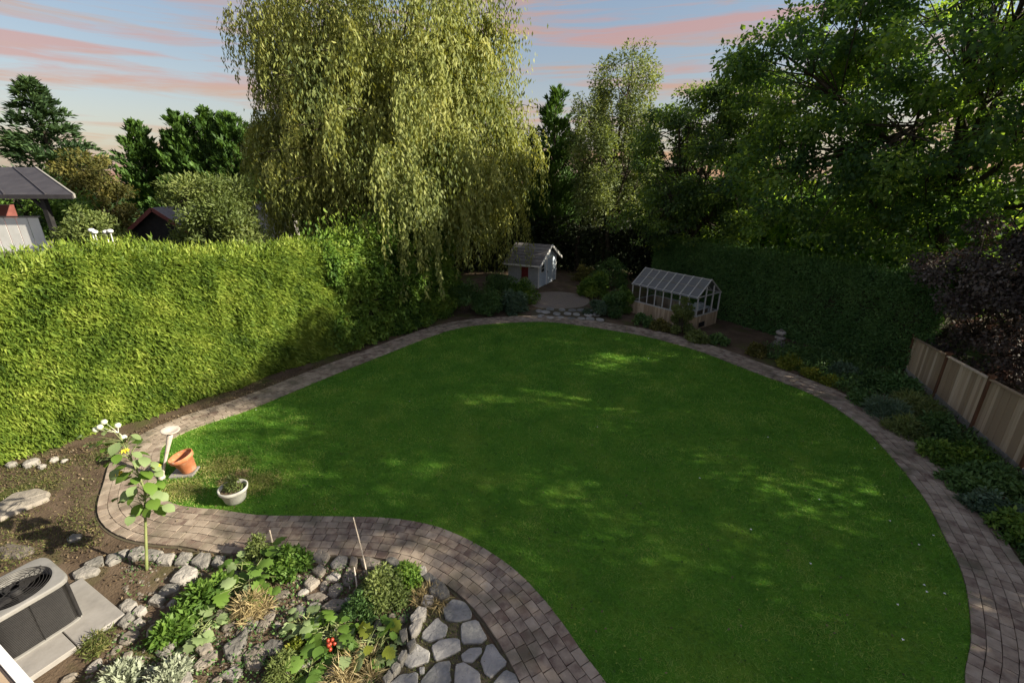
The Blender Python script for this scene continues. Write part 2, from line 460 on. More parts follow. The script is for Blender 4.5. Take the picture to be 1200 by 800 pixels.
    def build(s, name, mat, parent=None, smooth=False, kind=None, bevel=0.):
        q = org(parent)
        me = bpy.data.meshes.new(name)
        me.from_pydata([(p[0]-q[0], p[1]-q[1], p[2]-q[2]) for p in s.v], [], s.f)
        a = me.attributes.new('rnd', 'FLOAT', 'FACE'); a.data.foreach_set('value', np.array(s.r, dtype=np.float32))
        if smooth: me.polygons.foreach_set('use_smooth', np.ones(len(s.f), dtype=bool))
        me.materials.append(mat)
        if bevel:
            bm = bmesh.new(); bm.from_mesh(me)
            bmesh.ops.recalc_face_normals(bm, faces=bm.faces)
            bmesh.ops.bevel(bm, geom=bm.edges[:], offset=bevel, segments=1, affect='EDGES', clamp_overlap=True)
            bm.to_mesh(me); bm.free()
        me.update()
        return part_obj(name, me, parent, kind)
def smooth_curve(pts, step=.15, closed=False):
    """Catmull-Rom through pts, resampled evenly"""
    P = np.array(pts, dtype=float)
    out_ = []
    n = len(P)
    for i in range(n-1):
        p0 = P[max(i-1, 0)]; p1 = P[i]; p2 = P[i+1]; p3 = P[min(i+2, n-1)]
        for t in np.linspace(0, 1, 12, endpoint=False):
            out_.append(.5*((2*p1)+(-p0+p2)*t+(2*p0-5*p1+4*p2-p3)*t*t+(-p0+3*p1-3*p2+p3)*t**3))
    out_.append(P[-1])
    Q = np.array(out_)
    s = np.r_[0, np.cumsum(np.linalg.norm(np.diff(Q, axis=0), axis=1))]
    u = np.arange(0, s[-1], step)
    return np.stack([np.interp(u, s, Q[:, k]) for k in range(Q.shape[1])], 1)
def in_poly(x, y, poly):
    inside = np.zeros(len(x), dtype=bool)
    px, py = poly[:, 0], poly[:, 1]; j = len(poly)-1
    for i in range(len(poly)):
        c = ((py[i] > y) != (py[j] > y)) & (x < (px[j]-px[i])*(y-py[i])/(py[j]-py[i]+1e-12)+px[i])
        inside ^= c; j = i
    return inside

def vnoise(x, y, z, sc, seed):
    """cheap smooth pseudo-noise from sines"""
    r = np.random.default_rng(seed); o = 0
    for i in range(5):
        k = r.normal(size=3)*sc*(1+.6*i); p = r.uniform(0, 6.28)
        o = o+np.sin(x*k[0]+y*k[1]+z*k[2]+p)/(1+.5*i)
    return o/2.4
# ================================================================== GROUND
g = MB()
g.add([(-300, -40, 0), (300, -40, 0), (300, 420, 0), (-300, 420, 0)], [(0, 1, 2, 3)])
g.build('ground', M['meadow'], kind='structure')
def sheet(name, poly, z, mat, kind='structure', parent=None):
    bm = bmesh.new()
    bm.faces.new([bm.verts.new((p[0], p[1], z)) for p in poly])
    bmesh.ops.triangulate(bm, faces=bm.faces)
    bmesh.ops.recalc_face_normals(bm, faces=bm.faces)
    if sum(f.normal.z for f in bm.faces) < 0: bmesh.ops.reverse_faces(bm, faces=bm.faces)
    me = bpy.data.meshes.new(name); bm.to_mesh(me); bm.free(); me.materials.append(mat)
    return part_obj(name, me, parent, kind)
sheet('garden_soil', [(-14, 1), (16, 1), (15, 16), (10.5, 25), (8, 34), (-4, 34), (-7, 20), (-14, 9)], .006, M['soil'])

# lawn edge, surveyed on the photograph
li = [(190,584),(208,593),(235,597),(262,599),(300,605),(350,606),(415,607),(460,609),(507,617),(545,632),(580,652),(610,675),(640,707),(665,740),(685,770),(707,797)][::-1]
li2 = [(184,572),(187,548),(191,525),(213,510),(240,499),(288,483),(347,459),(400,437),(453,416),(493,400),(528,388),(560,382),(600,379),(640,378),(677,382),(710,387),(760,396),(820,413),(880,436),(948,462),(1000,494),(1036,528),(1080,582),(1106,631),(1125,669),(1134,710),(1136,755),(1129,800)]
edge = [(2.2, 1.8), (1.7, 3.3)]+[G(*p) for p in li]+[G(*p) for p in li2]+[(5.5, 3.3), (5.0, 1.8)]
EDGE = smooth_curve(edge, .11)
for _ in range(3):
    EDGE[1:-1] = (EDGE[:-2]+2*EDGE[1:-1]+EDGE[2:])/4
T = np.gradient(EDGE, axis=0); T = unit(T)
NORM = np.stack([-T[:, 1], T[:, 0]], 1)          # left of travel
cen = EDGE.mean(axis=0)
if np.mean(np.sum((EDGE-cen)*NORM, axis=1)) < 0: NORM = -NORM
for _ in range(12):
    NORM[1:-1] = (NORM[:-2]+NORM[1:-1]+NORM[2:])/3
NORM = unit(NORM)
PW, NCOURSE = 1.0, 6
def off(d): return EDGE+NORM*d
lawn = sheet('lawn', EDGE, .03, M['sward'])
# path bed
path = MB()
A = off(-.04); B = off(PW+.04); n_ = len(EDGE)
path.add([(*p, .016) for p in A]+[(*p, .016) for p in B], [(i, i+1, n_+i+1, n_+i) for i in range(n_-1)])
path = path.build('brick_path', M['joint'], kind='structure')
# bricks
bricks = []
for k in range(NCOURSE):
    d0, d1 = PW*k/NCOURSE, PW*(k+1)/NCOURSE
    c = off((d0+d1)/2)
    s_ = np.r_[0, np.cumsum(np.linalg.norm(np.diff(c, axis=0), axis=1))]
    u = (k % 2)*.11+.03*random.random()
    while u < s_[-1]-.3:
        L_ = .225*random.uniform(.93, 1.06)
        x = np.interp(u+L_/2, s_, c[:, 0]); y = np.interp(u+L_/2, s_, c[:, 1])
        x0 = np.interp(u, s_, c[:, 0]); y0 = np.interp(u, s_, c[:, 1]); x1 = np.interp(u+L_, s_, c[:, 0]); y1 = np.interp(u+L_, s_, c[:, 1])
        bricks.append((x, y, math.atan2(y1-y0, x1-x0), L_-.012, PW/NCOURSE-.01))
        u += L_
def visible(x, y):
    d = y*_c+CAM_H*_s; v = y*_s-CAM_H*_c
    if d <= .1: return False
    px, py = 600+FPX*x/d, 400-FPX*v/d
    return 0 < px < 1200 and 0 < py < 800
near = sorted([b for b in bricks if visible(b[0], b[1])], key=lambda b: b[0]**2+b[1]**2+CAM_H**2)
keep = set(id(b) for b in near[:298])
bm = bmesh.new(); bmesh.ops.create_cube(bm, size=1)
bmesh.ops.bevel(bm, geom=[e for e in bm.edges if all(v.co.z > 0 for v in e.verts)], offset=.035, segments=1, affect='EDGES')
bmesh.ops.delete(bm, geom=[f for f in bm.faces if f.normal.z < -.9], context='FACES_ONLY')
bme = bpy.data.meshes.new('brick'); bm.to_mesh(bme); bm.free(); bme.materials.append(M['brick'])
rest = MB()
for b in bricks:
    x, y, a, L_, w_ = b
    dz = random.uniform(-.004, .004); a2 = a+random.gauss(0, .012)
    if id(b) in keep:
        place('brick', bme, path, (x, y, .022+dz), (random.gauss(0, .012), random.gauss(0, .01), a2), (L_, w_, .06))
    else:
        rest.box((x, y, .022+dz), L_, w_, .06, a2)
rest.build('brick', M['brick'], path, kind='stuff', bevel=0)

# grass blades: one mass nobody could count
def grass(name, poly, dens, hgt, wid, mat, label, z0=.03, lim=None):
    mn, mx_ = poly.min(0), poly.max(0)
    n = int((mx_[0]-mn[0])*(mx_[1]-mn[1])*dens(0, 0))
    x = rng.uniform(mn[0], mx_[0], n); y = rng.uniform(mn[1], mx_[1], n)
    keepm = in_poly(x, y, poly)
    dd = np.sqrt(x*x+y*y)
    keepm &= rng.random(n) < np.clip((7.5/np.maximum(dd, 1))**1.7, 0, 1)
    x, y, dd = x[keepm], y[keepm], dd[keepm]
    n = len(x)
    a = rng.uniform(0, 2*np.pi, n); sc_ = np.clip(dd/8, 1, 2.2)
    w = wid*sc_*rng.uniform(.7, 1.2, n); h = hgt*rng.uniform(.5, 1.2, n)*np.sqrt(sc_)
    lx = rng.normal(0, 1.0, n)*h; ly = rng.normal(0, 1.0, n)*h
    V = np.empty((n, 3, 3))
    V[:, 0] = np.stack([x-np.cos(a)*w/2, y-np.sin(a)*w/2, np.full(n, z0)], 1)
    V[:, 1] = np.stack([x+np.cos(a)*w/2, y+np.sin(a)*w/2, np.full(n, z0)], 1)
    V[:, 2] = np.stack([x+lx, y+ly, z0+h], 1)
    NLEAF[0] += n/2
    me = mesh_np(name, V.reshape(-1, 3), np.arange(3*n).reshape(n, 3), mat, rnd=np.clip(rng.normal(.5, .2, n), 0, 1))
    o = part_obj(name, me, None, 'stuff'); tag(o, label, 'grass')
    return o
rag = EDGE+NORM*(.01+.035*vnoise(EDGE[:, 0], EDGE[:, 1], 0*EDGE[:, 0], 3.5, 6))[:, None]
grass('lawn_grass', rag, lambda a, b: 2100, .042, .011, M['grass'], 'short bright green mown grass covering the oval lawn')

# ================================================================== FOLIAGE BUILDERS
def clump_leaves(centres, radii, n, L, Wd, mat, parent, name='foliage', flat=.65, droop=.35, tone=.5, kind=None, outw=.7, per=None):
    centres = np.asarray(centres, dtype=float); k = len(centres)
    radii = np.broadcast_to(np.asarray(radii, dtype=float), (k,))
    wts = radii**2*rng.uniform(.5, 1.5, k); wts /= wts.sum()
    idx = rng.choice(k, n, p=wts)
    d = rdir(n); r = radii[idx]*rng.random(n)**.45
    o = d*r[:, None]; o[:, 2] *= flat
    P = centres[idx]+o
    P[:, 2] = np.maximum(P[:, 2], .05)
    D = unit(d*outw+rdir(n)*.8+np.array([0, 0, -droop]))
    N = unit(rdir(n)*.8+np.array([0, 0, .9])+d*.4)
    ct = rng.random(k)
    rr = np.clip(tone*ct[idx]+(1-tone)*rng.random(n), 0, 1)
    s = rng.uniform(.65, 1.25, n)
    return leaves(name, P, D, N, L*s, Wd*s, mat, parent, rr, kind)
def curve3(a, b, bend, n=6):
    a = np.array(a, float); b = np.array(b, float); m = (a+b)/2+np.array(bend)
    t = np.linspace(0, 1, n)[:, None]
    return (1-t)**2*a+2*t*(1-t)*m+t*t*b
def broad_tree(name, label, cat, base, envs, nclump, nleaf, L, Wd, mat, trunk_r, fork_z, clump_r=.9, group=None, kmain=7, droop=.35, flat=.65, extra=None, inner=.3, bark='bark'):
    t = thing(name, label, cat, base, group)
    envs = np.array(envs, float)
    vol = envs[:, 3]*envs[:, 4]*envs[:, 5]; ei = rng.choice(len(envs), nclump, p=vol/vol.sum())
    d = rdir(nclump); rad = inner+(1-inner)*rng.random(nclump)**.5
    C_ = envs[ei, :3]+d*envs[ei, 3:]*rad[:, None]
    # trunk, limbs, branches
    mb = MB(); b = np.array(base, float)
    top = np.array([envs[0, 0], envs[0, 1], envs[0, 2]+envs[0, 5]*.55])
    fk = b+(top-b)*(fork_z-b[2])/(top[2]-b[2]); fk[2] = fork_z
    fk[:2] += rng.normal(0, .15, 2)
    mb.tube([b, (b+fk)/2+np.r_[rng.normal(0, .08, 2), 0], fk], [trunk_r*1.25, trunk_r, trunk_r*.85], 9)
    lead = curve3(fk, top, (rng.normal(0, .4), rng.normal(0, .4), 0), 6)
    mb.tube(lead, np.linspace(trunk_r*.75, .03, 6), 7)
    mb.build('trunk', M[bark], t, smooth=True)
    seeds = C_[rng.choice(nclump, min(kmain, nclump), replace=False)]
    for _ in range(4):
        as_ = np.argmin(((C_[:, None]-seeds[None])**2).sum(-1), 1)
        for j in range(len(seeds)):
            if np.any(as_ == j): seeds[j] = C_[as_ == j].mean(0)
    lm = MB()
    for j, sdp in enumerate(seeds):
        z0 = fork_z+(sdp[2]-fork_z)*random.uniform(.0, .3) if sdp[2] > fork_z else fork_z*.8
        if z0 > fork_z: st = lead[min(2, len(lead)-1)] if random.random() < .4 else fk
        else: st = fk*.9+b*.1
        limb = curve3(st, sdp, (rng.normal(0, .3), rng.normal(0, .3), rng.uniform(-.5, .6)), 7)
        lm.tube(limb, np.linspace(trunk_r*.5, .035, 7), 6)
        for c in C_[as_ == j]:
            q = limb[random.randint(3, 6)]
            br = curve3(q, c, rng.normal(0, .2, 3), 4)
            lm.tube(br, [.035, .026, .016, .006], 4)
    if extra: 
        for a in extra: lm.tube(smooth_curve(a[0], .4), np.linspace(a[1], a[2], len(smooth_curve(a[0], .4))), 6)
    lm.build('branches', M[bark], t, smooth=True, kind='stuff')
    clump_leaves(C_, clump_r*rng.uniform(.6, 1.3, nclump), nleaf, L, Wd, mat, t, 'crown', droop=droop, flat=flat, kind='stuff')
    return t
def conifer(label, x, y, h, r, mat, n=9000, nb=110, up=.25, low=.12, L=.3, Wd=.07, name='conifer_tree', cat='tree', group=None, power=.8, core=True):
    t = thing(name, label, cat, (x, y, 0), group)
    mb = MB(); mb.tube([(x, y, 0), (x+rng.normal(0, .1), y, h*.5), (x, y, h)], [r*.09+.05, r*.05+.03, .01], 7)
    mb.build('trunk', M['bark'], t, smooth=True)
    P = []; D = []; Nn = []; tn = []
    per = max(8, n//nb)
    for i in range(nb):
        f = (i+.5)/nb; z = h*(low+(1-low)*f*.985)
        R_ = r*((1-f)**power)*rng.uniform(.6, 1.12)+.06
        a = rng.uniform(0, 2*np.pi); e = np.array([math.cos(a), math.sin(a), up*rng.uniform(.3, 1.3)])
        m = int(per*(.35+1.3*(1-f)))
        u = rng.random(m)**.6
        pt = np.array([x, y, z])+e*R_*u[:, None]
        pt[:, 2] += -R_*.22*u*u*(1 if up < .5 else 0)+R_*.1
        sp = R_*.28*(1.1-u)+.05
        pt += rng.normal(size=(m, 3))*sp[:, None]*np.array([.8, .8, .4])
        P.append(pt); D.append(unit(e*.9+rdir(m)*.7+np.array([0, 0, up*.8-.2]))); Nn.append(unit(rdir(m)*.6+np.array([0, 0, 1])))
        tn.append(.5*rng.random()+.5*rng.random(m))
    P = np.concatenate(P); D = np.concatenate(D); Nn = np.concatenate(Nn); tn = np.concatenate(tn)
    s = rng.uniform(.7, 1.3, len(P))
    leaves('crown', P, D, Nn, L*s, Wd*s, mat, t, tn, 'stuff')
    return t
def lump_core(name, line, height, thick, mat, parent, seed=0, taper=.85):
    """dense inner growth of a hedge: a bumpy solid a little inside the leaves"""
    pts = smooth_curve(line, .6)
    TT = unit(np.gradient(pts, axis=0)); NN = np.stack([-TT[:, 1], TT[:, 0]], 1)
    prof = [(-1, 0), (-1, .45), (-.97, .8), (-.6, .97), (0, 1), (.6, .97), (.97, .8), (1, .45), (1, 0)]
    V = []; F = []; k = len(prof)
    q = org(parent)
    for i, p in enumerate(pts):
        f = i/(len(pts)-1); h = height(f)
        for a, b in prof:
            w = thick/2*a*(1-(1-taper)*b)
            V.append((p[0]+NN[i, 0]*w+rng.normal(0, .04)-q[0], p[1]+NN[i, 1]*w+rng.normal(0, .04)-q[1], h*b+(rng.normal(0, .05) if b > 0 else 0)-q[2]))
    for i in range(len(pts)-1):
        for j in range(k-1): F.append((i*k+j, i*k+j+1, (i+1)*k+j+1, (i+1)*k+j))
    F.append(tuple(range(k))); F.append(tuple((len(pts)-1)*k+j for j in range(k))[::-1])
    me = bpy.data.meshes.new(name); me.from_pydata(V, [], F); me.materials.append(mat); me.update()
    return part_obj(name, me, parent)
def hedge_leaves(line, height, thick, n, L, Wd, mat, parent, fdir, seed=1, bump=.12, shag=.5, name='foliage', front=.72, taper=.85, sign=1, tone=.4, fn=None, wild=.6):
    """leaf sprays standing on a hedge's face, top and ends; fdir = preferred spray direction"""
    pts = smooth_curve(line, .1)
    TT = unit(np.gradient(pts, axis=0)); NN = np.stack([-TT[:, 1], TT[:, 0]], 1)*sign
    i = rng.integers(0, len(pts), n); f = i/(len(pts)-1)
    H = np.array([height(a) for a in np.linspace(0, 1, 200)])[np.clip((f*199).astype(int), 0, 199)]
    sel = rng.random(n)
    zz = rng.random(n)
    w = np.where(sel < front, 1., rng.uniform(-1, 1, n))
    top = sel >= front
    back = sel > .93
    w = np.where(back, -1., w); top &= ~back
    zf = np.where(top, 1-.06*w**2+.0*zz, zz*.97+.01)
    # round the shoulder
    sh = np.clip((zf-.86)/.14, 0, 1)*(~top)
    wd = thick/2*(1-(1-taper)*zf)-sh*sh*thick*.13
    x = pts[i, 0]+NN[i, 0]*wd*w+rng.normal(0, .05, n); y = pts[i, 1]+NN[i, 1]*wd*w+rng.normal(0, .05, n)
    z = H*zf
    bm_ = vnoise(x, y, z, 1.6, seed)*bump+vnoise(x, y, z, 5, seed+3)*bump*.6
    nx = np.where(top, NN[i, 0]*.2*w, NN[i, 0]*w); ny = np.where(top, NN[i, 1]*.2*w, NN[i, 1]*w); nz_ = np.where(top, 1., .1+sh*.8)
    nv = unit(np.stack([nx, ny, nz_], 1))
    P = np.stack([x, y, z], 1)+nv*(bm_+rng.uniform(-.1, .06, n))[:, None]
    shoots = top & (rng.random(n) < .18)
    P[shoots, 2] += rng.random(shoots.sum())**2*shag
    P[:, 2] = np.maximum(P[:, 2], .04)
    D = unit(nv*.5+np.array(fdir)*.85+rdir(n)*wild)
    D[shoots] = unit(np.array([0, 0, 1.])+rdir(shoots.sum())*.6)
    N = unit(nv*.9+rdir(n)*.6)
    cl = .5+.5*vnoise(x, y, z, 2.6, seed+9)
    s = rng.uniform(.6, 1.3, n)
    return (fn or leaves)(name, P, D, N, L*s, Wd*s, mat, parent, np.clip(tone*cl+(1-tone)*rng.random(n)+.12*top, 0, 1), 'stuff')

# ================================================================== LEFT HEDGE
def lerp_tab(tab):
    xs = [a for a, b in tab]; ys = [b for a, b in tab]
    return lambda f: float(np.interp(f, xs, ys))
base_line = [(-16.3, 3.8), (-12.24, 9.21), (-9.7, 12.6), (-6.4, 17.0)]
u = unit(np.array([8.26, 10.97])); nrm = np.array([-u[1], u[0]])   # away from the lawn
HT = 1.5
line = [tuple(np.array(p)+nrm*HT/2) for p in base_line]
hz = lerp_tab([(0, 4.6), (.3, 4.62), (.55, 4.6), (.8, 4.25), (1, 3.9)])
t = thing('cypress_hedge', 'tall sunlit yellow green clipped hedge along the left side of the lawn', 'hedge', (line[1][0], line[1][1], 0))
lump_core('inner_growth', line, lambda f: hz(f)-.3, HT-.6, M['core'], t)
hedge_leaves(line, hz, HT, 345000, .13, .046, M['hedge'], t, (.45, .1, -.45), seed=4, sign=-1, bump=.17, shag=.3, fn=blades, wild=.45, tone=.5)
# overgrown laurel continuing the hedge under the willow
line2 = [tuple(np.array(p)+nrm*.8) for p in [(-6.8, 16.5), (-5.6, 18.1), (-4.0, 20.2), (-2.9, 22.4)]]
hz2 = lerp_tab([(0, 4.2), (.3, 4.3), (.7, 4.4), (1, 3.9)])
t = thing('laurel_hedge', 'loose overgrown dark green laurel under the willow at the far end of the left hedge', 'hedge', (line2[1][0], line2[1][1], 0))
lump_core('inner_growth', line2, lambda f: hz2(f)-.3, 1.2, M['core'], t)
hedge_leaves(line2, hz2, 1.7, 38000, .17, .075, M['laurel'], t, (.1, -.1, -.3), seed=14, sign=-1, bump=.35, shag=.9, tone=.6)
# ================================================================== RIGHT HEDGE
line3 = [(14.6, 14.6), (12.2, 18.6), (9.6, 22.9), (8.3, 25.5)]
hz3 = lerp_tab([(0, 3.3), (.4, 3.25), (.7, 3.3), (1, 3.2)])
t = thing('yew_hedge', 'dark green shaded clipped hedge behind the greenhouse and stone lantern', 'hedge', (12.2, 18.6, 0))
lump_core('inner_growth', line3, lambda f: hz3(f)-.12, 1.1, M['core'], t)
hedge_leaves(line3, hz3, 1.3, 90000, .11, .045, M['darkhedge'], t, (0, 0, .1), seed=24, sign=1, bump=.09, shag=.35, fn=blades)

# ================================================================== WILLOW
def willow(x, y):
    t = thing('weeping_willow', 'huge weeping willow with yellow green hanging curtains behind the left hedge', 'tree', (x, y, 0))
    mb = MB(); mb.tube([(x, y, 0), (x+.1, y-.1, 2), (x, y, 4.2)], [.6, .48, .42], 10)
    mb.tube([(x, y, 4.2), (x-.6, y+.1, 7), (x-.4, y, 10.5), (x-.9, y, 13.2)], [.36, .28, .18, .06], 8)
    mb.tube([(x, y, 3.9), (x+1.1, y-.2, 6.5), (x+1.9, y, 9.5), (x+2.6, y-.2, 12.4)], [.32, .25, .16, .05], 8)
    mb.build('trunk', M['bark'], t, smooth=True)
    br = MB(); P = []; D = []; Nn = []; tn = []; tw = MB()
    # arching boughs: (end offset x,y, apex height, end height, curtain length)
    boughs = []
    for k in range(100):
        a = rng.uniform(0, 2*np.pi)
        lvl = (k+.5)/100
        Rr = (7.7-2.3*lvl**2)*rng.uniform(.45, 1.0)
        boughs.append((a, Rr, 5.0+9.0*lvl+rng.uniform(-.4, .6), lvl))
    for px_, py_, z_ in ((-12.6, 24.5, 13.6), (-12.2, 23.5, 12.2), (-11.2, 23.2, 13.9), (1.2, 24, 9.6), (.6, 22.8, 8.6), (.3, 24.8, 12.9), (-3.5, 18.8, 9.5), (-6.5, 18.6, 8.8), (-1.2, 19.8, 8.2), (-.4, 21, 7.2), (.2, 22, 6.6), (-9.8, 19.4, 7.5), (-11.5, 22, 6.7), (-12.5, 25, 6.3), (-2.0, 21.5, 6.6), (.9, 23.2, 6.9), (-12.8, 24, 8.6), (-12, 22.3, 7.9), (-13, 24.6, 7.2), (-11, 20.6, 7.4), (-12.6, 22.8, 6.6), (-10.4, 20.4, 6.2), (-9, 18.9, 6.4), (-8.2, 19.4, 8.2), (-13.2, 25.6, 7.8), (-11.8, 21.6, 8.6), (1.6, 24.2, 8.4), (1.2, 23.4, 7.6), (-2, 24, 14.4), (-.6, 24.5, 13.6), (-3.6, 23, 15), (-7, 24, 15.2), (-9.4, 24, 14.8), (-1.2, 23, 12), (-11, 24.5, 14.6)):
        dx, dy = px_-x, py_-y
        boughs.append((math.atan2(dy, dx), math.hypot(dx, dy), z_+.4, .8))
    for a, Rr, zt, lvl in boughs:
        e = np.array([math.cos(a)*1.0, math.sin(a)*.95, 0])
        s0 = np.array([x, y, min(zt-1.8, 3.8+zt*.45)])
        tip = np.array([x, y, 0])+e*Rr+np.array([0, 0, zt-.5])
        arch = curve3(s0, tip, np.array([0, 0, 1.6])+rng.normal(0, .3, 3), 12)
        br.tube(arch, np.linspace(.065, .008, 12), 5)
        mm = 160; ai = rng.uniform(.05, 1, mm)*11; a_i = ai.astype(int).clip(0, 10); P.append(arch[a_i]+(arch[a_i+1]-arch[a_i])*(ai-a_i)[:, None]+rng.normal(0, .22, (mm, 3)))
        D.append(unit(rdir(mm)*.8+np.array([0, 0, -.6]))); Nn.append(rdir(mm)); tn.append(np.clip(.3+.5*rng.random(mm), 0, 1))
        ns = int(62*(.6+Rr/9)*(1.4 if lvl > .7 else .95))
        ctone = rng.random(); ns = int(ns*rng.uniform(.55, 1.45)); lf = rng.uniform(.7, 1.25)
        tufts = [(rng.uniform(.12, 1)**.8, rng.normal(0, .34, 3)*np.array([1, 1, .5]), rng.uniform(.6, 1.35)) for _ in range(max(4, ns//9))]
        for _ in range(ns):
            tu = tufts[rng.integers(len(tufts))]
            u_ = float(np.clip(tu[0]+rng.normal(0, .02), .08, 1))
            q = arch[int(u_*11)]+tu[1]+rng.normal(0, .1, 3)
            ln = rng.uniform(.8, 3.4)*(1.15 if u_ > .7 else .85)*(.8 if lvl > .75 else 1.05)*(.55 if u_ < .35 else 1)*lf*tu[2]
            ln = min(ln, q[2]-1.6)
            if ln < .4: continue
            m = int(ln*13)
            s = np.linspace(0, 1, m)
            sw = rng.normal(0, .38, 2)
            pt = np.stack([q[0]+e[0]*.35*(1-np.exp(-3*s))+sw[0]*s, q[1]+e[1]*.35*(1-np.exp(-3*s))+sw[1]*s, q[2]+.12*np.sin(s*3)*(1-s)-ln*s], 1)
            pt += rng.normal(0, .035, (m, 3))
            P.append(pt)
            dd = rdir(m)*.55; dd[:, 2] -= 1.0
            D.append(unit(dd)); Nn.append(unit(np.r_[e[:2], .3]+rdir(m)*.8))
            tn.append(np.clip(.35*ctone+.2*rng.random()+.45*rng.random(m)+.12*(1-s), 0, 1))
    P = np.concatenate(P); D = np.concatenate(D); Nn = np.concatenate(Nn); tn = np.concatenate(tn)
    kc = 150; aa = rng.uniform(0, 2*np.pi, kc); zz = rng.uniform(5.5, 15, kc); rr = (6.3-1.5*((zz-8)/7)**2)*rng.random(kc)**.5
    cc_ = np.stack([x+rr*np.cos(aa), y+rr*np.sin(aa), zz], 1); m = 52000; ii = rng.integers(0, kc, m); ct = rng.random(kc)
    q_ = rng.normal(0, 1, (m, 3))*np.array([.5, .5, .95]); P = np.concatenate([P, cc_[ii]+q_]); dd = rdir(m)*.5; dd[:, 2] -= 1
    D = np.concatenate([D, unit(dd)]); Nn = np.concatenate([Nn, rdir(m)]); tn = np.concatenate([tn, np.clip(.45*ct[ii]+.4*rng.random(m), 0, 1)])
    s = rng.uniform(.7, 1.3, len(P))
    br.build('branches', M['bark'], t, smooth=True, kind='stuff')
    leaves('crown', P, D, Nn, .2*s, .07*s, M['willow'], t, tn, 'stuff')
    print('willow leaves', len(P))
willow(-5.6, 24.8)

# ================================================================== RIGHT-HAND TREES
broad_tree('broadleaf_tree', 'large spreading dark green tree with forked trunk standing behind the right hedge', 'tree', (16.6, 17.6, 0),
    [(15.6, 17.2, 10.2, 6.6, 5.4, 5.4), (10.4, 18.6, 9.6, 2.8, 2.4, 2.8), (11.8, 18.6, 6.6, 3.6, 3.0, 2.6), (17.5, 15.5, 5.6, 4.0, 3.0, 2.6), (13.2, 16.5, 4.6, 2.6, 1.6, 1.2)],
    460, 90000, .175, .11, M['maple'], .24, 5.6, clump_r=.66, kmain=14, droop=.5,
    extra=[([(15.9, 17.2, 6.8), (16.2, 17, 9), (17.4, 16.8, 12.5)], .14, .04), ([(15.9, 17.2, 7), (15, 17, 8.6), (12.6, 17.2, 10)], .1, .03), ([(15.9, 17.2, 6.9), (17.2, 16.6, 8.8), (19.5, 16.4, 10.8)], .11, .03), ([(16.3, 17.4, 3.6), (14.2, 17.6, 4.9), (12, 18, 6.9)], .12, .03)])
broad_tree('broadleaf_tree', 'mid green spreading tree rising behind the greenhouse', 'tree', (10.2, 25.6, 0),
    [(9.8, 24.8, 7.0, 3.9, 3.4, 3.6), (7.2, 24.4, 4.6, 2.2, 2.4, 1.9), (10.6, 22.8, 4.6, 3.0, 2.0, 1.5), (11.3, 24.8, 9.3, 2.6, 2.4, 2.3)],
    280, 52000, .165, .10, M['midleaf'], .2, 3.4, clump_r=.58, kmain=9, droop=.45)
broad_tree('broadleaf_tree', 'wispy pale tree with sparse upright twigs against the sky right of the willow', 'tree', (6.4, 31.5, 0),
    [(6.2, 31.2, 7.6, 3.2, 2.6, 4.6), (6.9, 31, 11, 2.2, 1.8, 2.9)],
    120, 34000, .17, .09, M['birch'], .16, 3, clump_r=.62, kmain=12, droop=.1, flat=1.3)
broad_tree('purple_tree', 'dark purple leaved tree leaning over the top of the cedar fence', 'tree', (15.3, 12.6, 0),
    [(14.9, 13.3, 3.5, 2.3, 2.0, 2.0), (15.9, 12.0, 4.9, 2.0, 1.8, 1.7), (15.2, 10.6, 3.0, 1.9, 1.5, 1.6), (15.0, 12.4, 1.7, 1.3, 2.6, 1.5)],
    200, 56000, .11, .07, M['purple'], .14, 1.8, clump_r=.48, kmain=8, inner=.1)
broad_tree('broadleaf_tree', 'bright green tree beyond the fence just outside the right edge of the view, shading the lawn', 'tree', (18.2, 8.6, 0),  # unseen tree, its crown lobes shaped to shade lawn and hedge
    [(17.8, 8.6, 9.6, 4.2, 3.4, 5.4), (17.0, 11.6, 11.0, 3.0, 2.6, 3.6), (17.4, 4.7, 8.4, 3.2, 2.8, 4.6), (16.4, 8.9, 5.4, 2.0, 1.8, 1.6)],
    320, 76000, .18, .12, M['maple'], .25, 3.6, clump_r=1.0, kmain=7)
broad_tree('broadleaf_tree', 'green shade tree out of view beyond the near end of the fence', 'tree', (17.0, .2, 0),  # stands outside the view, added to cast shade on the near lawn
    [(16.6, 1.2, 5.9, 3.4, 2.8, 3.3)],
    110, 24000, .2, .13, M['maple'], .22, 3.2, clump_r=1.0, kmain=6)

# ================================================================== BACKGROUND TREES
conifer('tall dark green conifer at the far left above the dark roof', -31.9, 34, 12.6, 5.0, M['conifer'], 16000, 170, up=.4, L=.42, Wd=.15)
broad_tree('golden_tree', 'rounded brownish gold tree between the dark conifers at left', 'tree', (-26.5, 30.5, 0), [(-26.3, 30.3, 5.2, 1.9, 1.9, 3.0)], 70, 14000, .22, .1, M['golden'], .18, 2, clump_r=.6, kmain=5)
cy = [(-30.2, 40, 10.4, 1.6, 'slim dark conifer at the left end of the tall row'), (-28.2, 41, 9.6, 1.7, 'shorter dark conifer second in the row at left'), (-26.6, 40, 11.0, 1.9, 'dark green cypress in the row right above the red brown gable'),
      (-24.6, 40.5, 11.4, 2.0, 'broad green cypress in the middle of the tall row'), (-22.5, 40, 10.9, 2.0, 'green cypress just right of the middle of the row'), (-20.4, 40.3, 10.2, 1.9, 'green cypress behind the olive green bush'), (-18.4, 41, 9.2, 1.8, 'low cypress at the right end of the row beside the willow')]
for x, y, h, r, lb in cy:
    conifer(lb, x, y, h+.1, r*1.6, M['cypress'], 12000, 130, up=1.0, L=.42, Wd=.17, name='cypress_tree', group='row of cypress trees behind the left hedge', power=.62, low=.03)
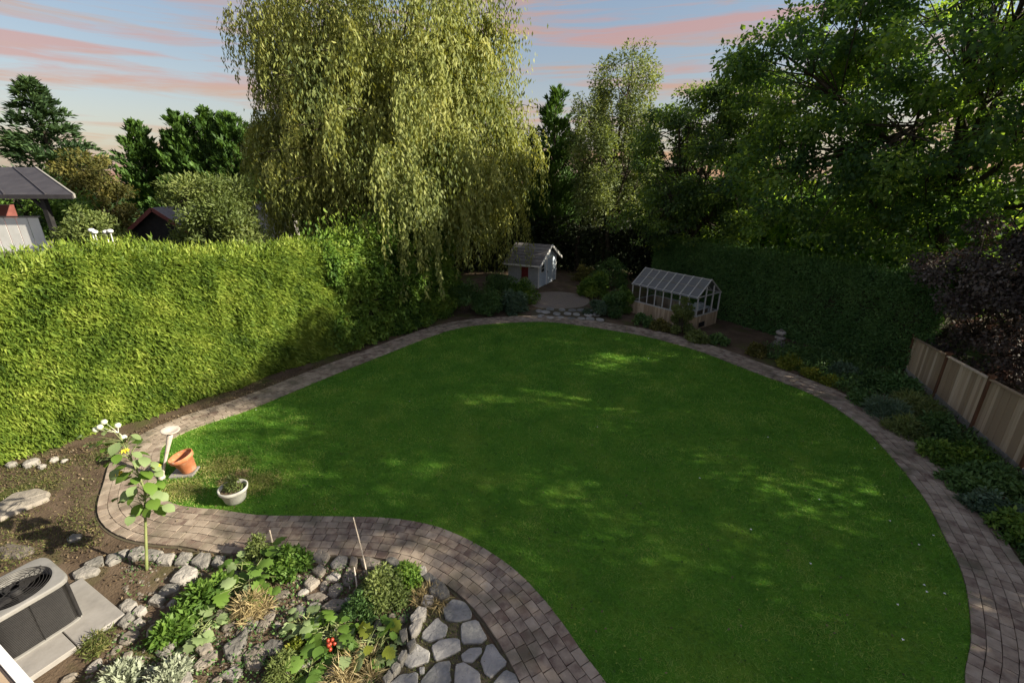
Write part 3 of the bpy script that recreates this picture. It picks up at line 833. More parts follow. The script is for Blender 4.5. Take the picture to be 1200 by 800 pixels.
broad_tree('round_shrub_tree', 'olive green rounded bushy tree just behind the left hedge', 'tree', (-12.2, 19.3, 0), [(-12.2, 19.2, 4.6, 1.75, 1.5, 2.2)], 90, 24000, .16, .06, M['olive'], .16, 1.5, clump_r=.55, kmain=6, droop=-.5)
broad_tree('grey_green_shrub', 'loose grey green shrub behind the hedge beside the dark roof', 'shrub', (-17.0, 19, 0), [(-16.9, 18.8, 4.2, 1.0, 1.0, 1.2)], 40, 9000, .16, .06, M['olive'], .1, 1.2, clump_r=.5, kmain=4, droop=-.3)
broad_tree('broadleaf_tree', 'green tree seen under the dark roof at the left edge', 'tree', (-27, 25.5, 0), [(-26.5, 25.5, 4.4, 3.2, 2, 2.5)], 50, 10000, .2, .1, M['bright'], .15, 1.5, clump_r=.8, kmain=4)
conifer('dark cedar rising right behind the willow', 3.0, 34.5, 12.0, 2.6, M['cypress'], 13000, 120, up=.9, L=.34, Wd=.1, power=.6)
dk = [(-.5, 36, 9.5, 2.4), (1.6, 37, 9.8, 2.2), (4.6, 36.5, 9.6, 2.5), (7.5, 37, 9.4, 2.6), (10.2, 36.5, 9.6, 2.6), (13, 36, 10, 2.8), (-4, 37, 8.5, 2.6)]
dl = ['dark conifer behind the shed roof', 'dark conifer right of the shed ridge', 'dark conifer behind the gravel circle', 'dark conifer behind the wispy tree', 'dark conifer left of the mid green tree', 'dark conifer behind the mid green tree', 'dark conifer hidden mostly by the willow trunk']
for (x, y, h, r), lb in zip(dk, dl):
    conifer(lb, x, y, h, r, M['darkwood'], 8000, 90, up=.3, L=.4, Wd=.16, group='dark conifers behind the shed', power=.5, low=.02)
# dense far wood that closes the view
def wood(name, label, line, h, depth, n, mat, L=.35, Wd=.2):
    t = thing(name, label, 'woodland', (line[0][0], line[0][1], 0))
    pts = smooth_curve(line, .5); i = rng.integers(0, len(pts), n)
    x = pts[i, 0]+rng.normal(0, depth/2, n); y = pts[i, 1]+rng.normal(0, depth/2, n)
    H = h*(.8+.22*vnoise(x, y, 0*x, .7, 5)); z = H*rng.random(n)**.8
    P = np.stack([x, y, z], 1)
    s = rng.uniform(.7, 1.3, n)
    leaves('foliage', P, rdir(n)+np.array([0, 0, -.3]), unit(rdir(n)+np.array([0, 0, .8])), L*s, Wd*s, mat, t, np.clip(.5+.4*vnoise(x, y, z, 1.1, 8)+rng.normal(0, .2, n), 0, 1), 'stuff')
    mb = MB()
    for k in range(0, len(pts), 4):
        x0, y0 = pts[k]+rng.normal(0, .8, 2)
        mb.tube([(x0, y0, 0), (x0+rng.normal(0, .2), y0, h*.5), (x0+rng.normal(0, .4), y0, h*.8)], [.18, .12, .04], 5)
    mb.build('trunks', M['bark'], t, kind='stuff')
    return t
wood('woodland', 'sunlit green undergrowth and trees beyond the right hedge', [(12, 29), (17, 25), (22, 20), (25, 13), (26, 6)], 7.2, 2.2, 34000, M['maple'])
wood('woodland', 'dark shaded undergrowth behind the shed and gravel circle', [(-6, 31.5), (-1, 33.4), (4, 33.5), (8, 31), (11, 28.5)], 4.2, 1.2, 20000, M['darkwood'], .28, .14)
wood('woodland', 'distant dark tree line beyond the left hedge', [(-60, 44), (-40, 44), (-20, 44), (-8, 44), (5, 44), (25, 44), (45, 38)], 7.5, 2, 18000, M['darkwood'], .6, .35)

# ================================================================== SHRUBS
def shrub(name, label, x, y, r, h, mat, n=3000, L=.11, Wd=.05, group=None, nc=18, flat=.8, droop=.1, z0=.0, cat='shrub', stems=6):
    t = thing(name, label, cat, (x, y, z0), group)
    d = rdir(nc); d[:, 2] = np.abs(d[:, 2])
    C_ = np.stack([x+d[:, 0]*r*.75, y+d[:, 1]*r*.75, z0+.12*h+d[:, 2]*h*.75*rng.uniform(.5, 1.05, nc)], 1)
    mb = MB()
    for i in range(min(stems, nc)):
        mb.tube(curve3((x+rng.normal(0, r*.1), y+rng.normal(0, r*.1), z0), C_[i], (0, 0, .1*h), 4), [.02, .016, .012, .005], 4)
    mb.build('stems', M['bark'], t, kind='stuff')
    clump_leaves(C_, r*.38*rng.uniform(.7, 1.3, nc), n, L, Wd, M[mat], t, 'foliage', flat=flat, droop=droop, kind='stuff')
    return t
def pshrub(px, py, r, h, mat, label, name='garden_shrub', **k):
    x, y = G(px, py)
    return shrub(name, label, x, y+r*.6, r, h, mat, **k)
# left of the shed
pshrub(520, 372, .8, 1.6, 'laurel', 'dark green shrub at the path end of the left hedge', n=5200)
pshrub(545, 371, .9, 1.9, 'shrub', 'tall dark shrub under the hanging willow curtain', n=6000)
pshrub(572, 370, .8, 1.5, 'shrub', 'dark leafy shrub between willow and shed beside the path', n=5200)
pshrub(600, 368, .8, 1.1, 'shrubblue', 'low blue green bush beside the flagstones left of the shed', n=4600, L=.16, Wd=.07)
pshrub(612, 358, .9, 1.1, 'laurel', 'green bush in front of the grey shed wall', n=4600, L=.2, Wd=.06)
pshrub(585, 356, 1.1, 1.8, 'shrub', 'dark shrub behind the low bushes left of the shed', n=5200)
pshrub(617, 345, .5, 1.2, 'pale', 'white flowering plant against the shed wall', n=1500, L=.1, Wd=.06)
# right of the gravel circle
pshrub(700, 372, .6, .9, 'shrubblue', 'blue green bush right of the flagstones', n=3600)
pshrub(722, 372, .7, 1.3, 'shrub', 'dark green bush left of the greenhouse', n=4200)
pshrub(733, 368, .5, 1.8, 'laurel', 'upright green shrub touching the left end of the greenhouse', n=3600)
pshrub(700, 350, .9, 1.4, 'laurel', 'fern like green bush behind the gravel circle', n=4200, L=.22, Wd=.05)
pshrub(715, 338, 1.1, 2.0, 'shrub', 'tall dark shrub at the back right of the gravel circle', n=5000)
pshrub(685, 332, .8, 1.2, 'golden', 'brownish low shrub right of the shed door', n=3000)
# in front of and beside the greenhouse
pshrub(799, 393, .5, 1.75, 'olive', 'tall green bush growing in front of the greenhouse corner', n=5200, L=.1, Wd=.05)
pshrub(755, 383, .45, .5, 'shrub', 'low dark bush along the greenhouse wall nearest its left end', n=2200)
pshrub(776, 389, .45, .5, 'golden', 'low brownish bush along the greenhouse wall left of the tall bush', n=2200)
pshrub(820, 403, .45, .45, 'olive', 'low green plant below the greenhouse end wall', n=2200)
pshrub(845, 405, .4, .4, 'shrub', 'low dark plant right of the greenhouse end wall', n=1800)
# right-hand bed
pshrub(888, 418, .38, .45, 'golden', 'brown and green plant left of the stone lantern', n=1800)
pshrub(930, 433, .4, .45, 'yellowleaf', 'yellow green plant below the stone lantern beside the path', n=2200)
pshrub(952, 444, .3, .35, 'yellowleaf', 'small yellow green plant second right of the lantern', n=1300)
pshrub(975, 452, .25, .3, 'yellowleaf', 'smallest yellow flowered plant at the path edge', n=900)
pshrub(1003, 412, .55, .9, 'orange', 'orange leaved shrub in front of the dark hedge', n=1700, L=.1, Wd=.04)
pshrub(962, 425, .5, .45, 'shrub', 'low dark groundcover between lantern and orange shrub', n=2200)
pshrub(995, 445, .5, .5, 'shrubblue', 'bluish groundcover plant below the orange shrub', n=2400)
pshrub(1025, 455, .55, .5, 'shrub', 'dark spreading plant near the far end of the fence', n=2800)
pshrub(1020, 478, .4, .4, 'shrub', 'dark plant at the path edge below the spreading plant', n=2000)
pshrub(1050, 495, .5, .55, 'shrubblue', 'grey green strappy clump at the bend of the path', n=2800, L=.22, Wd=.02, name='strappy_plant')
pshrub(1082, 490, .55, .6, 'olive', 'olive strappy clump below the first fence panel', n=3200, L=.24, Wd=.02, name='strappy_plant')
pshrub(1075, 515, .5, .45, 'olive', 'olive leafy clump at the path edge below the fence', n=2800, L=.16, Wd=.025)
pshrub(1112, 520, .55, .55, 'shrub', 'dark green clump below the second fence panel', n=3200)
pshrub(1105, 545, .45, .4, 'laurel', 'mid green clump at the path edge below the second fence panel', n=2600)
pshrub(1142, 550, .5, .5, 'laurel', 'mid green clump below the third fence panel', n=3000)
pshrub(1140, 580, .45, .35, 'shrub', 'dark low clump beside the widest part of the path', n=2400)
pshrub(1180, 580, .5, .5, 'shrub', 'dark clump near the right edge below the fence', n=3000)
pshrub(1175, 615, .45, .4, 'shrubblue', 'bluish clump at the right edge beside the path', n=2600)
pshrub(1205, 640, .45, .4, 'laurel', 'green clump nearest the camera in the right bed', n=2400)
pshrub(1060, 465, .55, .6, 'darkhedge', 'very dark plant at the foot of the fence corner', n=2800)
# low groundcover mass under the right-hand bed
bedpoly = np.array([G(*p) for p in [(870,408),(930,405),(1000,420),(1065,445),(1095,475),(1145,515),(1200,565),(1260,640),(1240,690),(1200,665),(1162,612),(1125,572),(1080,523),(1040,493),(1000,466),(940,438)]])
def cover(name, label, poly, n, h, L, Wd, mat, kind='stuff', z0=.01, cat='ground cover'):
    mn, mx_ = poly.min(0), poly.max(0)
    x = rng.uniform(mn[0], mx_[0], n); y = rng.uniform(mn[1], mx_[1], n)
    k = in_poly(x, y, poly) & (vnoise(x, y, 0*x, 1.8, 77) > rng.normal(-.25, .3, n))
    x, y = x[k], y[k]; m = len(x)
    z = z0+h*rng.random(m)**1.5*(1+.6*vnoise(x, y, 0*x, 2.2, 31))
    s = rng.uniform(.6, 1.3, m)
    o = leaves(name, np.stack([x, y, np.maximum(z, .01)], 1), unit(rdir(m)+np.array([0, 0, .5])), unit(rdir(m)*.6+np.array([0, 0, 1.])), L*s, Wd*s, mat, None, None, kind)
    tag(o, label, cat)
    return o
cover('ground_cover', 'dark green creeping ground cover in the bed below the fence', bedpoly, 42000, .22, .12, .045, M['shrub'])

# ================================================================== SHED
def shed():
    C0 = np.array([1.57, 27.36]); d = unit(np.array([.435, .9])); e = np.array([-d[1], d[0]])   # d along gable, e back along side wall
    Wg, Ls, Hh, Hr = 3.0, 2.0, 1.62, 2.42
    t = thing('garden_shed', 'small pale blue and grey garden shed with white trim at the end of the lawn', 'shed', (C0[0], C0[1], 0))
    def p(a, b, z): q = C0+d*a+e*b; return (q[0], q[1], z)
    side = MB(); side.add([p(0, 0, 0), p(0, Ls, 0), p(0, Ls, Hh), p(0, 0, Hh), p(.06, 0, 0), p(.06, Ls, 0), p(.06, Ls, Hh), p(.06, 0, Hh)], [(0, 1, 2, 3), (4, 7, 6, 5), (0, 3, 7, 4), (3, 2, 6, 7), (1, 5, 6, 2)])
    side.add([p(Wg, 0, 0), p(Wg, Ls, 0), p(Wg, Ls, Hh), p(Wg, 0, Hh)], [(0, 1, 2, 3)])
    side.add([p(0, Ls, 0), p(Wg, Ls, 0), p(Wg, Ls, Hh), p(Wg/2, Ls, Hr), p(0, Ls, Hh)], [(0, 1, 2, 3, 4)])
    for k in range(12):
        b = Ls*(k+.5)/12; side.obox(p(-.012, b, Hh/2), d_(d)*.012, d_(e)*(Ls/24-.006), (0, 0, Hh/2))
    side.build('side_wall', M['shedgrey'], t)
    gw = MB(); gw.add([p(0, -.01, 0), p(Wg, -.01, 0), p(Wg, -.01, Hh), p(Wg/2, -.01, Hr), p(0, -.01, Hh)], [(0, 1, 2, 3, 4)])
    for k in range(16):
        z0 = .02+k*.145; z1 = z0+.14
        if z1 > Hr-.05: break
        m = 0 if z1 < Hh else (z1-Hh)/(Hr-Hh)*Wg/2
        gw.obox(p(Wg/2, -.028, (z0+z1)/2), d_(d)*(Wg/2-m-.01), d_(e)*.012, (0, 0, .068))
    gw.build('gable_wall', M['shedpaint'], t)
    def rp(a, b, z): return p(a, b, z)
    for sgn, nm in ((0, 'roof'), (1, 'roof')):
        r = MB()
        a0, a1 = (-.38, Wg/2) if sgn == 0 else (Wg+.38, Wg/2)
        zl = Hh-.38*(Hr-Hh)/(Wg/2)+.03
        for k in range(7):
            f0, f1 = k/7, (k+1)/7
            A0 = a0+(a1-a0)*f0; A1 = a0+(a1-a0)*f1; z0 = zl+(Hr+.05-zl)*f0; z1 = zl+(Hr+.05-zl)*f1
            r.add([p(A0, -.3, z0+.035), p(A1, -.3, z1+.012), p(A1, Ls+.2, z1+.012), p(A0, Ls+.2, z0+.035), p(A0, -.3, z0-.03), p(A1, -.3, z1-.03), p(A1, Ls+.2, z1-.03), p(A0, Ls+.2, z0-.03)],
                  [(0, 1, 2, 3), (4, 7, 6, 5), (0, 4, 5, 1), (3, 2, 6, 7), (0, 3, 7, 4), (1, 5, 6, 2)])
        r.build(nm, M['roofing'], t)
    zl = Hh-.38*(Hr-Hh)/(Wg/2)
    for a0 in (-.38, Wg+.38):
        bb = MB(); bb.bar(p(a0, -.33, zl), p(Wg/2, -.33, Hr+.02), .04, .14); bb.build('bargeboard', M['white'], t)
    for a0 in (.04, Wg-.04):
        bb = MB(); bb.bar(p(a0, -.04, 0), p(a0, -.04, Hh), .1, .05, up=(e[0], e[1], 0)); bb.build('corner_trim', M['white'], t)
    f = MB(); f.bar(p(-.38, -.3, zl), p(-.38, Ls+.2, zl), .03, .1); f.build('fascia', M['white'], t)
    dr = MB(); dr.obox(p(1.75, -.055, .78), d_(d)*.42, d_(e)*.02, (0, 0, .76)); dr = dr.build('door', M['shedpaint'], t); tag(dr, 'pale blue shed door in the gable wall')
    fr = MB()
    for aa in (1.29, 2.21): fr.obox(p(aa, -.06, .8), d_(d)*.04, d_(e)*.03, (0, 0, .8))
    fr.obox(p(1.75, -.06, 1.63), d_(d)*.5, d_(e)*.03, (0, 0, .04)); fr.build('door_frame', M['white'], t)
    h = MB(); h.obox(p(1.42, -.09, .8), d_(d)*.015, d_(e)*.02, (0, 0, .06)); h.build('handle', M['darkmetal'], dr)
    w = MB(); w.obox(p(.62, -.05, 1.15), d_(d)*.26, d_(e)*.02, (0, 0, .26)); w = w.build('window', M['white'], t)
    w2 = MB()
    for i in (-1, 1):
        for j in (-1, 1): w2.obox(p(.62+.12*i, -.074, 1.15+.12*j), d_(d)*.1, d_(e)*.006, (0, 0, .1))
    w2.build('pane', M['coil'], w)
    s2 = MB(); s2.obox(p(-.035, .35, 1.36), d_(d)*.015, d_(e)*.12, (0, 0, .12)); s2.build('window', M['coil'], t)
    rd = MB(); rd.obox(p(-.04, .85, .85), d_(d)*.02, d_(e)*.22, (0, 0, .42)); rd.build('shutter', M['red'], t)['label'] = 'dark red panel on the grey side wall'
def d_(v): return Vector((float(v[0]), float(v[1]), 0))
shed()

# ================================================================== GREENHOUSE
def greenhouse():
    C0 = np.array([8.14, 19.31]); D0 = np.array([6.01, 22.16]); Ln = float(np.linalg.norm(D0-C0)); d = (D0-C0)/Ln; e = np.array([-d[1], d[0]])
    if e[0] < 0: e = -e
    Wd = 1.75; Hk, He, Hr = .62, 1.5, 2.16
    t = thing('greenhouse', 'grey framed greenhouse with glass panes on a wooden base right of the lawn', 'greenhouse', (C0[0], C0[1], 0))
    def p(a, b, z): q = C0+d*a+e*b; return (float(q[0]), float(q[1]), z)
    kw = MB()
    def boards(a0, b0, a1, b1):
        L_ = math.hypot(a1-a0, b1-b0); n = int(L_/.13)
        for k in range(n):
            f = (k+.5)/n; q = p(a0+(a1-a0)*f, b0+(b1-b0)*f, Hk/2)
            dv = Vector(p(a1, b1, 0))-Vector(p(a0, b0, 0)); dv.normalize(); nv = Vector((-dv.y, dv.x, 0))
            kw.obox(q, dv*(L_/n/2-.004), nv*(.02+.006*(k % 2)), (0, 0, Hk/2))
    boards(0, 0, Ln, 0); boards(0, 0, 0, Wd); boards(Ln, 0, Ln, Wd); boards(0, Wd, Ln, Wd)
    kw.build('base_wall', M['cedar'], t)
    pl = MB()
    for a, b in ((p(0, 0, Hk+.02), p(Ln, 0, Hk+.02)), (p(0, 0, Hk+.02), p(0, Wd, Hk+.02)), (p(0, Wd, Hk+.02), p(Ln, Wd, Hk+.02)), (p(Ln, 0, Hk+.02), p(Ln, Wd, Hk+.02)),
                 (p(0, 0, He), p(Ln, 0, He)), (p(0, Wd, He), p(Ln, Wd, He)), (p(-.03, Wd/2, Hr), p(Ln+.03, Wd/2, Hr)), (p(0, 0, He), p(0, Wd, He)), (p(Ln, 0, He), p(Ln, Wd, He))):
        pl.bar(a, b, .055, .05)
    pl.build('frame', M['framewood'], t)
    nb = 8
    sec = [(-.1, He-.06), (.25, He+(Hr-He)*.25/(Wd/2)), (.5, He+(Hr-He)*.5/(Wd/2)), (Wd/2, Hr)]
    for k in range(nb+1):
        a = Ln*k/nb
        g_ = MB(); g_.bar(p(a, 0, Hk+.04), p(a, 0, He-.02), .05, .045); g_.build('glazing_bar', M['framewood'], t)
        g_ = MB()
        for (b0, z0), (b1, z1) in zip(sec[:-1], sec[1:]):
            g_.bar(p(a, b0, z0+.03), p(a, b1, z1+.03), .05, .04)
            g_.bar(p(a, Wd-b0, z0+.03), p(a, Wd-b1, z1+.03), .05, .04)
        g_.build('roof_rib', M['framewood'], t)
    for k in range(nb):
        a0 = Ln*k/nb+.03; a1 = Ln*(k+1)/nb-.03
        q = MB(); q.add([p(a0, .01, Hk+.05), p(a1, .01, Hk+.05), p(a1, .01, He-.03), p(a0, .01, He-.03)], [(0, 1, 2, 3)]); q.build('pane', M['glass'], t)
        for fl in (0, 1):
            q = MB(); bb = lambda b: b if fl == 0 else Wd-b
            vs = []
            for b, z in sec: vs += [p(a0, bb(b), z+.015), p(a1, bb(b), z+.015)]
            q.add(vs, [(0, 1, 3, 2), (2, 3, 5, 4), (4, 5, 7, 6)]); q.build('roof_pane', M['roofglass'], t)
        # horizontal overlap bars
        q = MB(); q.bar(p(a0, .42, He+(Hr-He)*.42/(Wd/2)+.03), p(a1, .42, He+(Hr-He)*.42/(Wd/2)+.03), .035, .03); q.build('crossbar', M['greywood'], t)
    for k in range(4):
        b = Wd*k/3
        zt = He+(Hr-He)*(1-abs(b-Wd/2)/(Wd/2))*.9
        g_ = MB(); g_.bar(p(0, b, Hk+.04), p(0, b, zt), .06, .05); g_.build('glazing_bar', M['framewood'], t)
    for k in range(3):
        q = MB(); b0 = Wd*k/3+.04; b1 = Wd*(k+1)/3-.04
        q.add([p(.01, b0, Hk+.05), p(.01, b1, Hk+.05), p(.01, b1, He-.03), p(.01, b0, He-.03)], [(0, 1, 2, 3)]); q.build('pane', M['glass'], t)
    vt = MB(); vt.obox(p(-.035, .5, .2), d_(d)*.012, d_(e)*.22, (0, 0, .11)); vt.build('vent', M['coil'], t)
    # bench inside
    s = thing('potting_bench', 'white potting bench standing inside the greenhouse near the end window', 'bench', p(.5, Wd/2, 0))
    b_ = MB(); b_.obox(p(.55, Wd/2, .8), d_(d)*.35, d_(e)*.6, (0, 0, .02)); b_.build('top', M['white'], s)
    for aa in (.25, .85):
        for bb_ in (Wd/2-.55, Wd/2+.55):
            l_ = MB(); l_.bar(p(aa, bb_, 0), p(aa, bb_, .78), .05); l_.build('leg', M['white'], s)
    bx = MB(); bx.obox(p(.4, Wd/2-.25, .95), d_(d)*.12, d_(e)*.02, (0, 0, .13)); bx.obox(p(.55, Wd/2+.3, .9), d_(d)*.1, d_(e)*.12, (0, 0, .07)); bx.build('seed_tray', M['white'], s)
greenhouse()

# ================================================================== FENCE
def fence():
    P0 = np.array([13.85, 14.75]); P1 = np.array([10.35, 4.8])
    d = unit(P1-P0); Ln = float(np.linalg.norm(P1-P0)); n = np.array([d[1], -d[0]])
    if n[0] > 0: n = -n          # towards the lawn
    t = thing('cedar_fence', 'weathered brown cedar board fence along the right edge of the garden', 'fence', (P0[0], P0[1], 0))
    def p(a, b, z): q = P0+d*a+n*b; return (float(q[0]), float(q[1]), z)
    top = lerp_tab([(0, 1.28), (2.2, 1.42), (4.3, 1.55), (6.2, 1.68), (11, 1.75)])
    posts = [0.05, 2.2, 4.25, 6.25, 8.25, 10.3]
    rz = math.atan2(d[1], d[0])
    bm = bmesh.new(); bmesh.ops.create_cube(bm, size=1)
    bmesh.ops.bevel(bm, geom=[e for e in bm.edges if abs(e.verts[0].co.z-e.verts[1].co.z) > .5], offset=.06, segments=1, affect='EDGES')
    bmd = bpy.data.meshes.new('board'); bm.to_mesh(bmd); bm.free(); bmd.materials.append(M['cedar'])
    for a0, a1 in zip(posts[:-1], posts[1:]):
        w = a1-a0-.12; k = 14
        for i in range(k):
            a = a0+.06+w*(i+.5)/k
            h = top(a)-.03+random.uniform(-.012, .012)
            place('board', bmd, t, p(a, .02+.012*(i % 2), .16+(h-.16)/2), (0, random.gauss(0, .004), rz), (w/k*random.uniform(.96, 1.04)+.004, .018, h-.16))
        r_ = MB()
        r_.bar(p(a0+.05, .035, top(a0)+.0), p(a1-.05, .035, top(a1)+.0), .1, .035); r_.build('top_rail', M['cedar'], t)
        kb = MB(); kb.bar(p(a0+.05, .03, .1), p(a1-.05, .03, .1), .03, .2); kb.build('kick_board', M['greywood'], t)
    for a in posts:
        q = MB(); q.obox(p(a, .02, top(a)/2+.03), d_(d)*.045, d_(n)*.05, (0, 0, top(a)/2+.04)); q = q.build('post', M['postwood'], t, bevel=.006)
        c_ = MB(); c_.obox(p(a, .02, top(a)+.09), d_(d)*.075, d_(n)*.075, (0, 0, .02)); c_.build('cap', M['postwood'], q, bevel=.006)
fence()

# ================================================================== STONE LANTERN
x, y = G(912, 405)
t = thing('stone_lantern', 'small stacked pale stone garden lantern in the bed before the dark hedge', 'garden ornament', (x, y, 0))
for nm, z0, z1, r, n in (('base', .0, .1, .36, 8), ('plinth', .1, .2, .26, 8), ('shaft', .2, .33, .13, 6), ('shelf', .33, .4, .26, 8), ('light_box', .4, .53, .15, 4), ('roof_cap', .53, .62, .25, 6), ('finial', .62, .7, .1, 6)):
    mb = MB(); r *= .82; mb.prism([(x+r*math.cos(2*math.pi*k/n+.3)*random.uniform(.93, 1.05), y+r*math.sin(2*math.pi*k/n+.3)*random.uniform(.93, 1.05)) for k in range(n)], z0, z1, .025); mb.build(nm, M['stone'], t)

# ================================================================== STONES
def stone_px(pts, name, mat, parent, z1, z0=0., inset=.025, sh=1.0):
    w = [G(px, py, z1*.8) for px, py in pts]
    cx = sum(a for a, b in w)/len(w); cy = sum(b for a, b in w)/len(w)
    # add slight wobble between corners so the outline is not a clean polygon
    o = []
    for i, a in enumerate(w):
        b = w[(i+1) % len(w)]
        L_ = math.hypot(b[0]-a[0], b[1]-a[1])
        o.append(a)
        o.append(((a[0]+b[0])/2+random.gauss(0, .035*L_), (a[1]+b[1])/2+random.gauss(0, .035*L_)))
    o = [(cx+(a-cx)*sh, cy+(b-cy)*sh) for a, b in o]
    mb = MB(); mb.prism(o, z0, z1, min(inset, .2*min(math.hypot(a-cx, b-cy) for a, b in o)))
    q = org(parent)
    return mb.build(name, M[mat], parent)
def Z(scale, ox, oy, L): return [(ox+a/scale, oy+b/scale) for a, b in L]
fx, fy = G(540, 740)
fl = part_obj('flagstone_patio', sheet('flagstone_patio', [G(*p) for p in [(478,700),(495,672),(520,690),(545,715),(565,742),(590,775),(612,812),(440,812),(462,760)]], .012, M['joint']).data, None, 'structure')
for o in [o for o in bpy.data.objects if o.name.startswith('flagstone_patio') and o is not fl]:
    bpy.data.objects.remove(o)
fl.name = 'flagstone_patio'; ORG['flagstone_patio'] = (0., 0., 0.)
FS = [[(390,450),(440,405),(500,420),(533,470),(525,500),(470,512),(410,505)], [(480,520),(560,500),(605,585),(575,612),(485,615)], [(300,560),(370,490),(420,530),(405,585),(330,605),(295,590)],
      [(340,625),(380,597),(475,590),(480,645),(430,670),(360,695)], [(200,690),(270,610),(335,650),(330,700),(240,730)], [(480,665),(520,635),(578,632),(580,655),(535,700),(490,700)],
      [(570,690),(600,620),(630,612),(662,660),(700,705),(620,775),(590,752)], [(290,790),(370,700),(435,692),(440,800),(290,830)], [(455,712),(495,700),(570,750),(578,830),(448,830)],
      [(630,800),(690,735),(738,758),(765,830),(625,840)], [(135,810),(200,755),(280,745),(278,830),(130,850)], [(285,725),(310,722),(308,755),(288,757)]]
for s in FS: stone_px(Z(4, 420, 600, s), 'flagstone', 'bluestone', fl, .05, inset=.012)
# edging of the bed round the young plant
bx_, by_ = G(170, 670)
ed = thing('stone_edging', 'ring of rough grey stones edging the soil bed round the tall young plant', 'stone edging', (bx_, by_, 0))
ES = [[(335,285),(400,247),(470,260),(455,285),(350,312)], [(390,243),(480,200),(485,238),(410,255)], [(490,235),(500,200),(605,165),(590,205),(510,245)], [(595,212),(608,175),(672,155),(680,190),(620,217)], [(650,217),(700,168),(770,180),(730,228)],
      [(728,237),(755,190),(825,188),(798,242)], [(810,242),(850,182),(905,188),(880,242)], [(885,235),(940,185),(990,190),(975,255),(940,262)], [(985,248),(1012,200),(1060,205),(1042,252)], [(790,320),(870,242),(925,262),(918,298),(850,332)],
      [(740,375),(780,335),(845,335),(830,370),(760,392)], [(690,420),(730,380),(778,395),(745,432)], [(553,437),(600,400),(645,420),(612,465),(570,462)], [(615,472),(660,430),(690,445),(650,487)], [(545,525),(610,457),(632,490),(580,540)], [(620,515),(660,487),(672,512),(640,530)]]
for s in ES: stone_px(Z(4, 0, 600, s), 'stone', 'stone', ed, random.uniform(.07, .12), inset=.035)
# rock garden
rx_, ry_ = G(320, 720)
rk = thing('rockery', 'rockery of tilted brown and grey slabs between the plants near the house', 'rock garden', (rx_, ry_, 0))
RS = [[(100,720),(160,655),(220,640),(215,690),(120,742)], [(240,625),(330,570),(360,540),(335,650),(270,700)], [(340,660),(420,605),(455,640),(412,745),(350,730)], [(225,765),(300,715),(342,740),(300,800)], [(395,560),(425,495),(490,438),(492,482),(432,560)],
      [(560,460),(600,428),(640,450),(622,492),(570,492)], [(635,392),(700,372),(742,395),(700,418),(640,412)], [(740,352),(782,328),(812,350),(770,402),(740,388)], [(718,312),(770,272),(802,290),(780,322)], [(802,302),(830,250),(872,280),(852,342),(810,342)],
      [(660,205),(700,168),(755,190),(722,242),(670,232)], [(745,242),(790,198),(832,205),(822,252),(760,262)], [(835,252),(845,205),(877,215),(870,252)], [(520,565),(560,528),(602,545),(570,592)], [(658,272),(700,238),(732,260),(700,302)],
      [(620,332),(660,298),(702,320),(650,362)], [(700,442),(760,402),(822,410),(800,452),(740,472)], [(408,800),(450,758),(502,800),(460,840)], [(885,215),(930,205),(990,230),(960,262),(900,258)], [(1000,225),(1040,205),(1090,235),(1060,262)],
      [(430,625),(470,590),(530,600),(520,660),(450,672)], [(20,760),(90,740),(110,790),(40,830)], [(470,700),(540,670),(600,700),(560,760),(480,760)], [(620,520),(680,500),(700,560),(640,600)], [(110,640),(180,600),(200,640),(140,670)],
      [(0,700),(50,660),(80,700),(30,750)], [(-60,600),(10,560),(60,590),(0,640)], [(330,400),(390,370),(440,400),(380,440)]]
for s in RS: stone_px(Z(4, 200, 600, s), 'stone', random.choice(['brownstone', 'brownstone', 'stone']), rk, random.uniform(.05, .1), inset=.05)
rp_ = np.array([G(*p) for p in [(150,735),(215,690),(300,655),(480,665),(500,690),(465,740),(430,815),(60,815)]])
used = [(sum(a for a, b in [G(*q) for q in Z(4, 200, 600, s)])/len(s), sum(b for a, b in [G(*q) for q in Z(4, 200, 600, s)])/len(s)) for s in RS]
cnt = 0
for _ in range(1500):
    x = rng.uniform(rp_[:, 0].min(), rp_[:, 0].max()); y = rng.uniform(rp_[:, 1].min(), rp_[:, 1].max())
    if not in_poly(np.array([x]), np.array([y]), rp_)[0] or min(math.hypot(x-a, y-b) for a, b in used) < .19: continue
    used.append((x, y)); cnt += 1
    r_ = random.uniform(.06, .12); n = random.randint(5, 7); a0 = random.uniform(0, 3); st = random.uniform(1, 1.7)
    mb = MB(); pl_ = []
    for k in range(n):
        q = 2*math.pi*k/n; dx = r_*st*math.cos(q)*random.uniform(.8, 1.15); dy = r_*math.sin(q)*random.uniform(.8, 1.15)
        pl_.append((x+dx*math.cos(a0)-dy*math.sin(a0), y+dx*math.sin(a0)+dy*math.cos(a0)))
    mb.prism(pl_, 0, random.uniform(.025, .06), .02); mb.build('stone', M[random.choice(['brownstone', 'stone', 'brownstone'])], rk)
    if cnt > 90: break
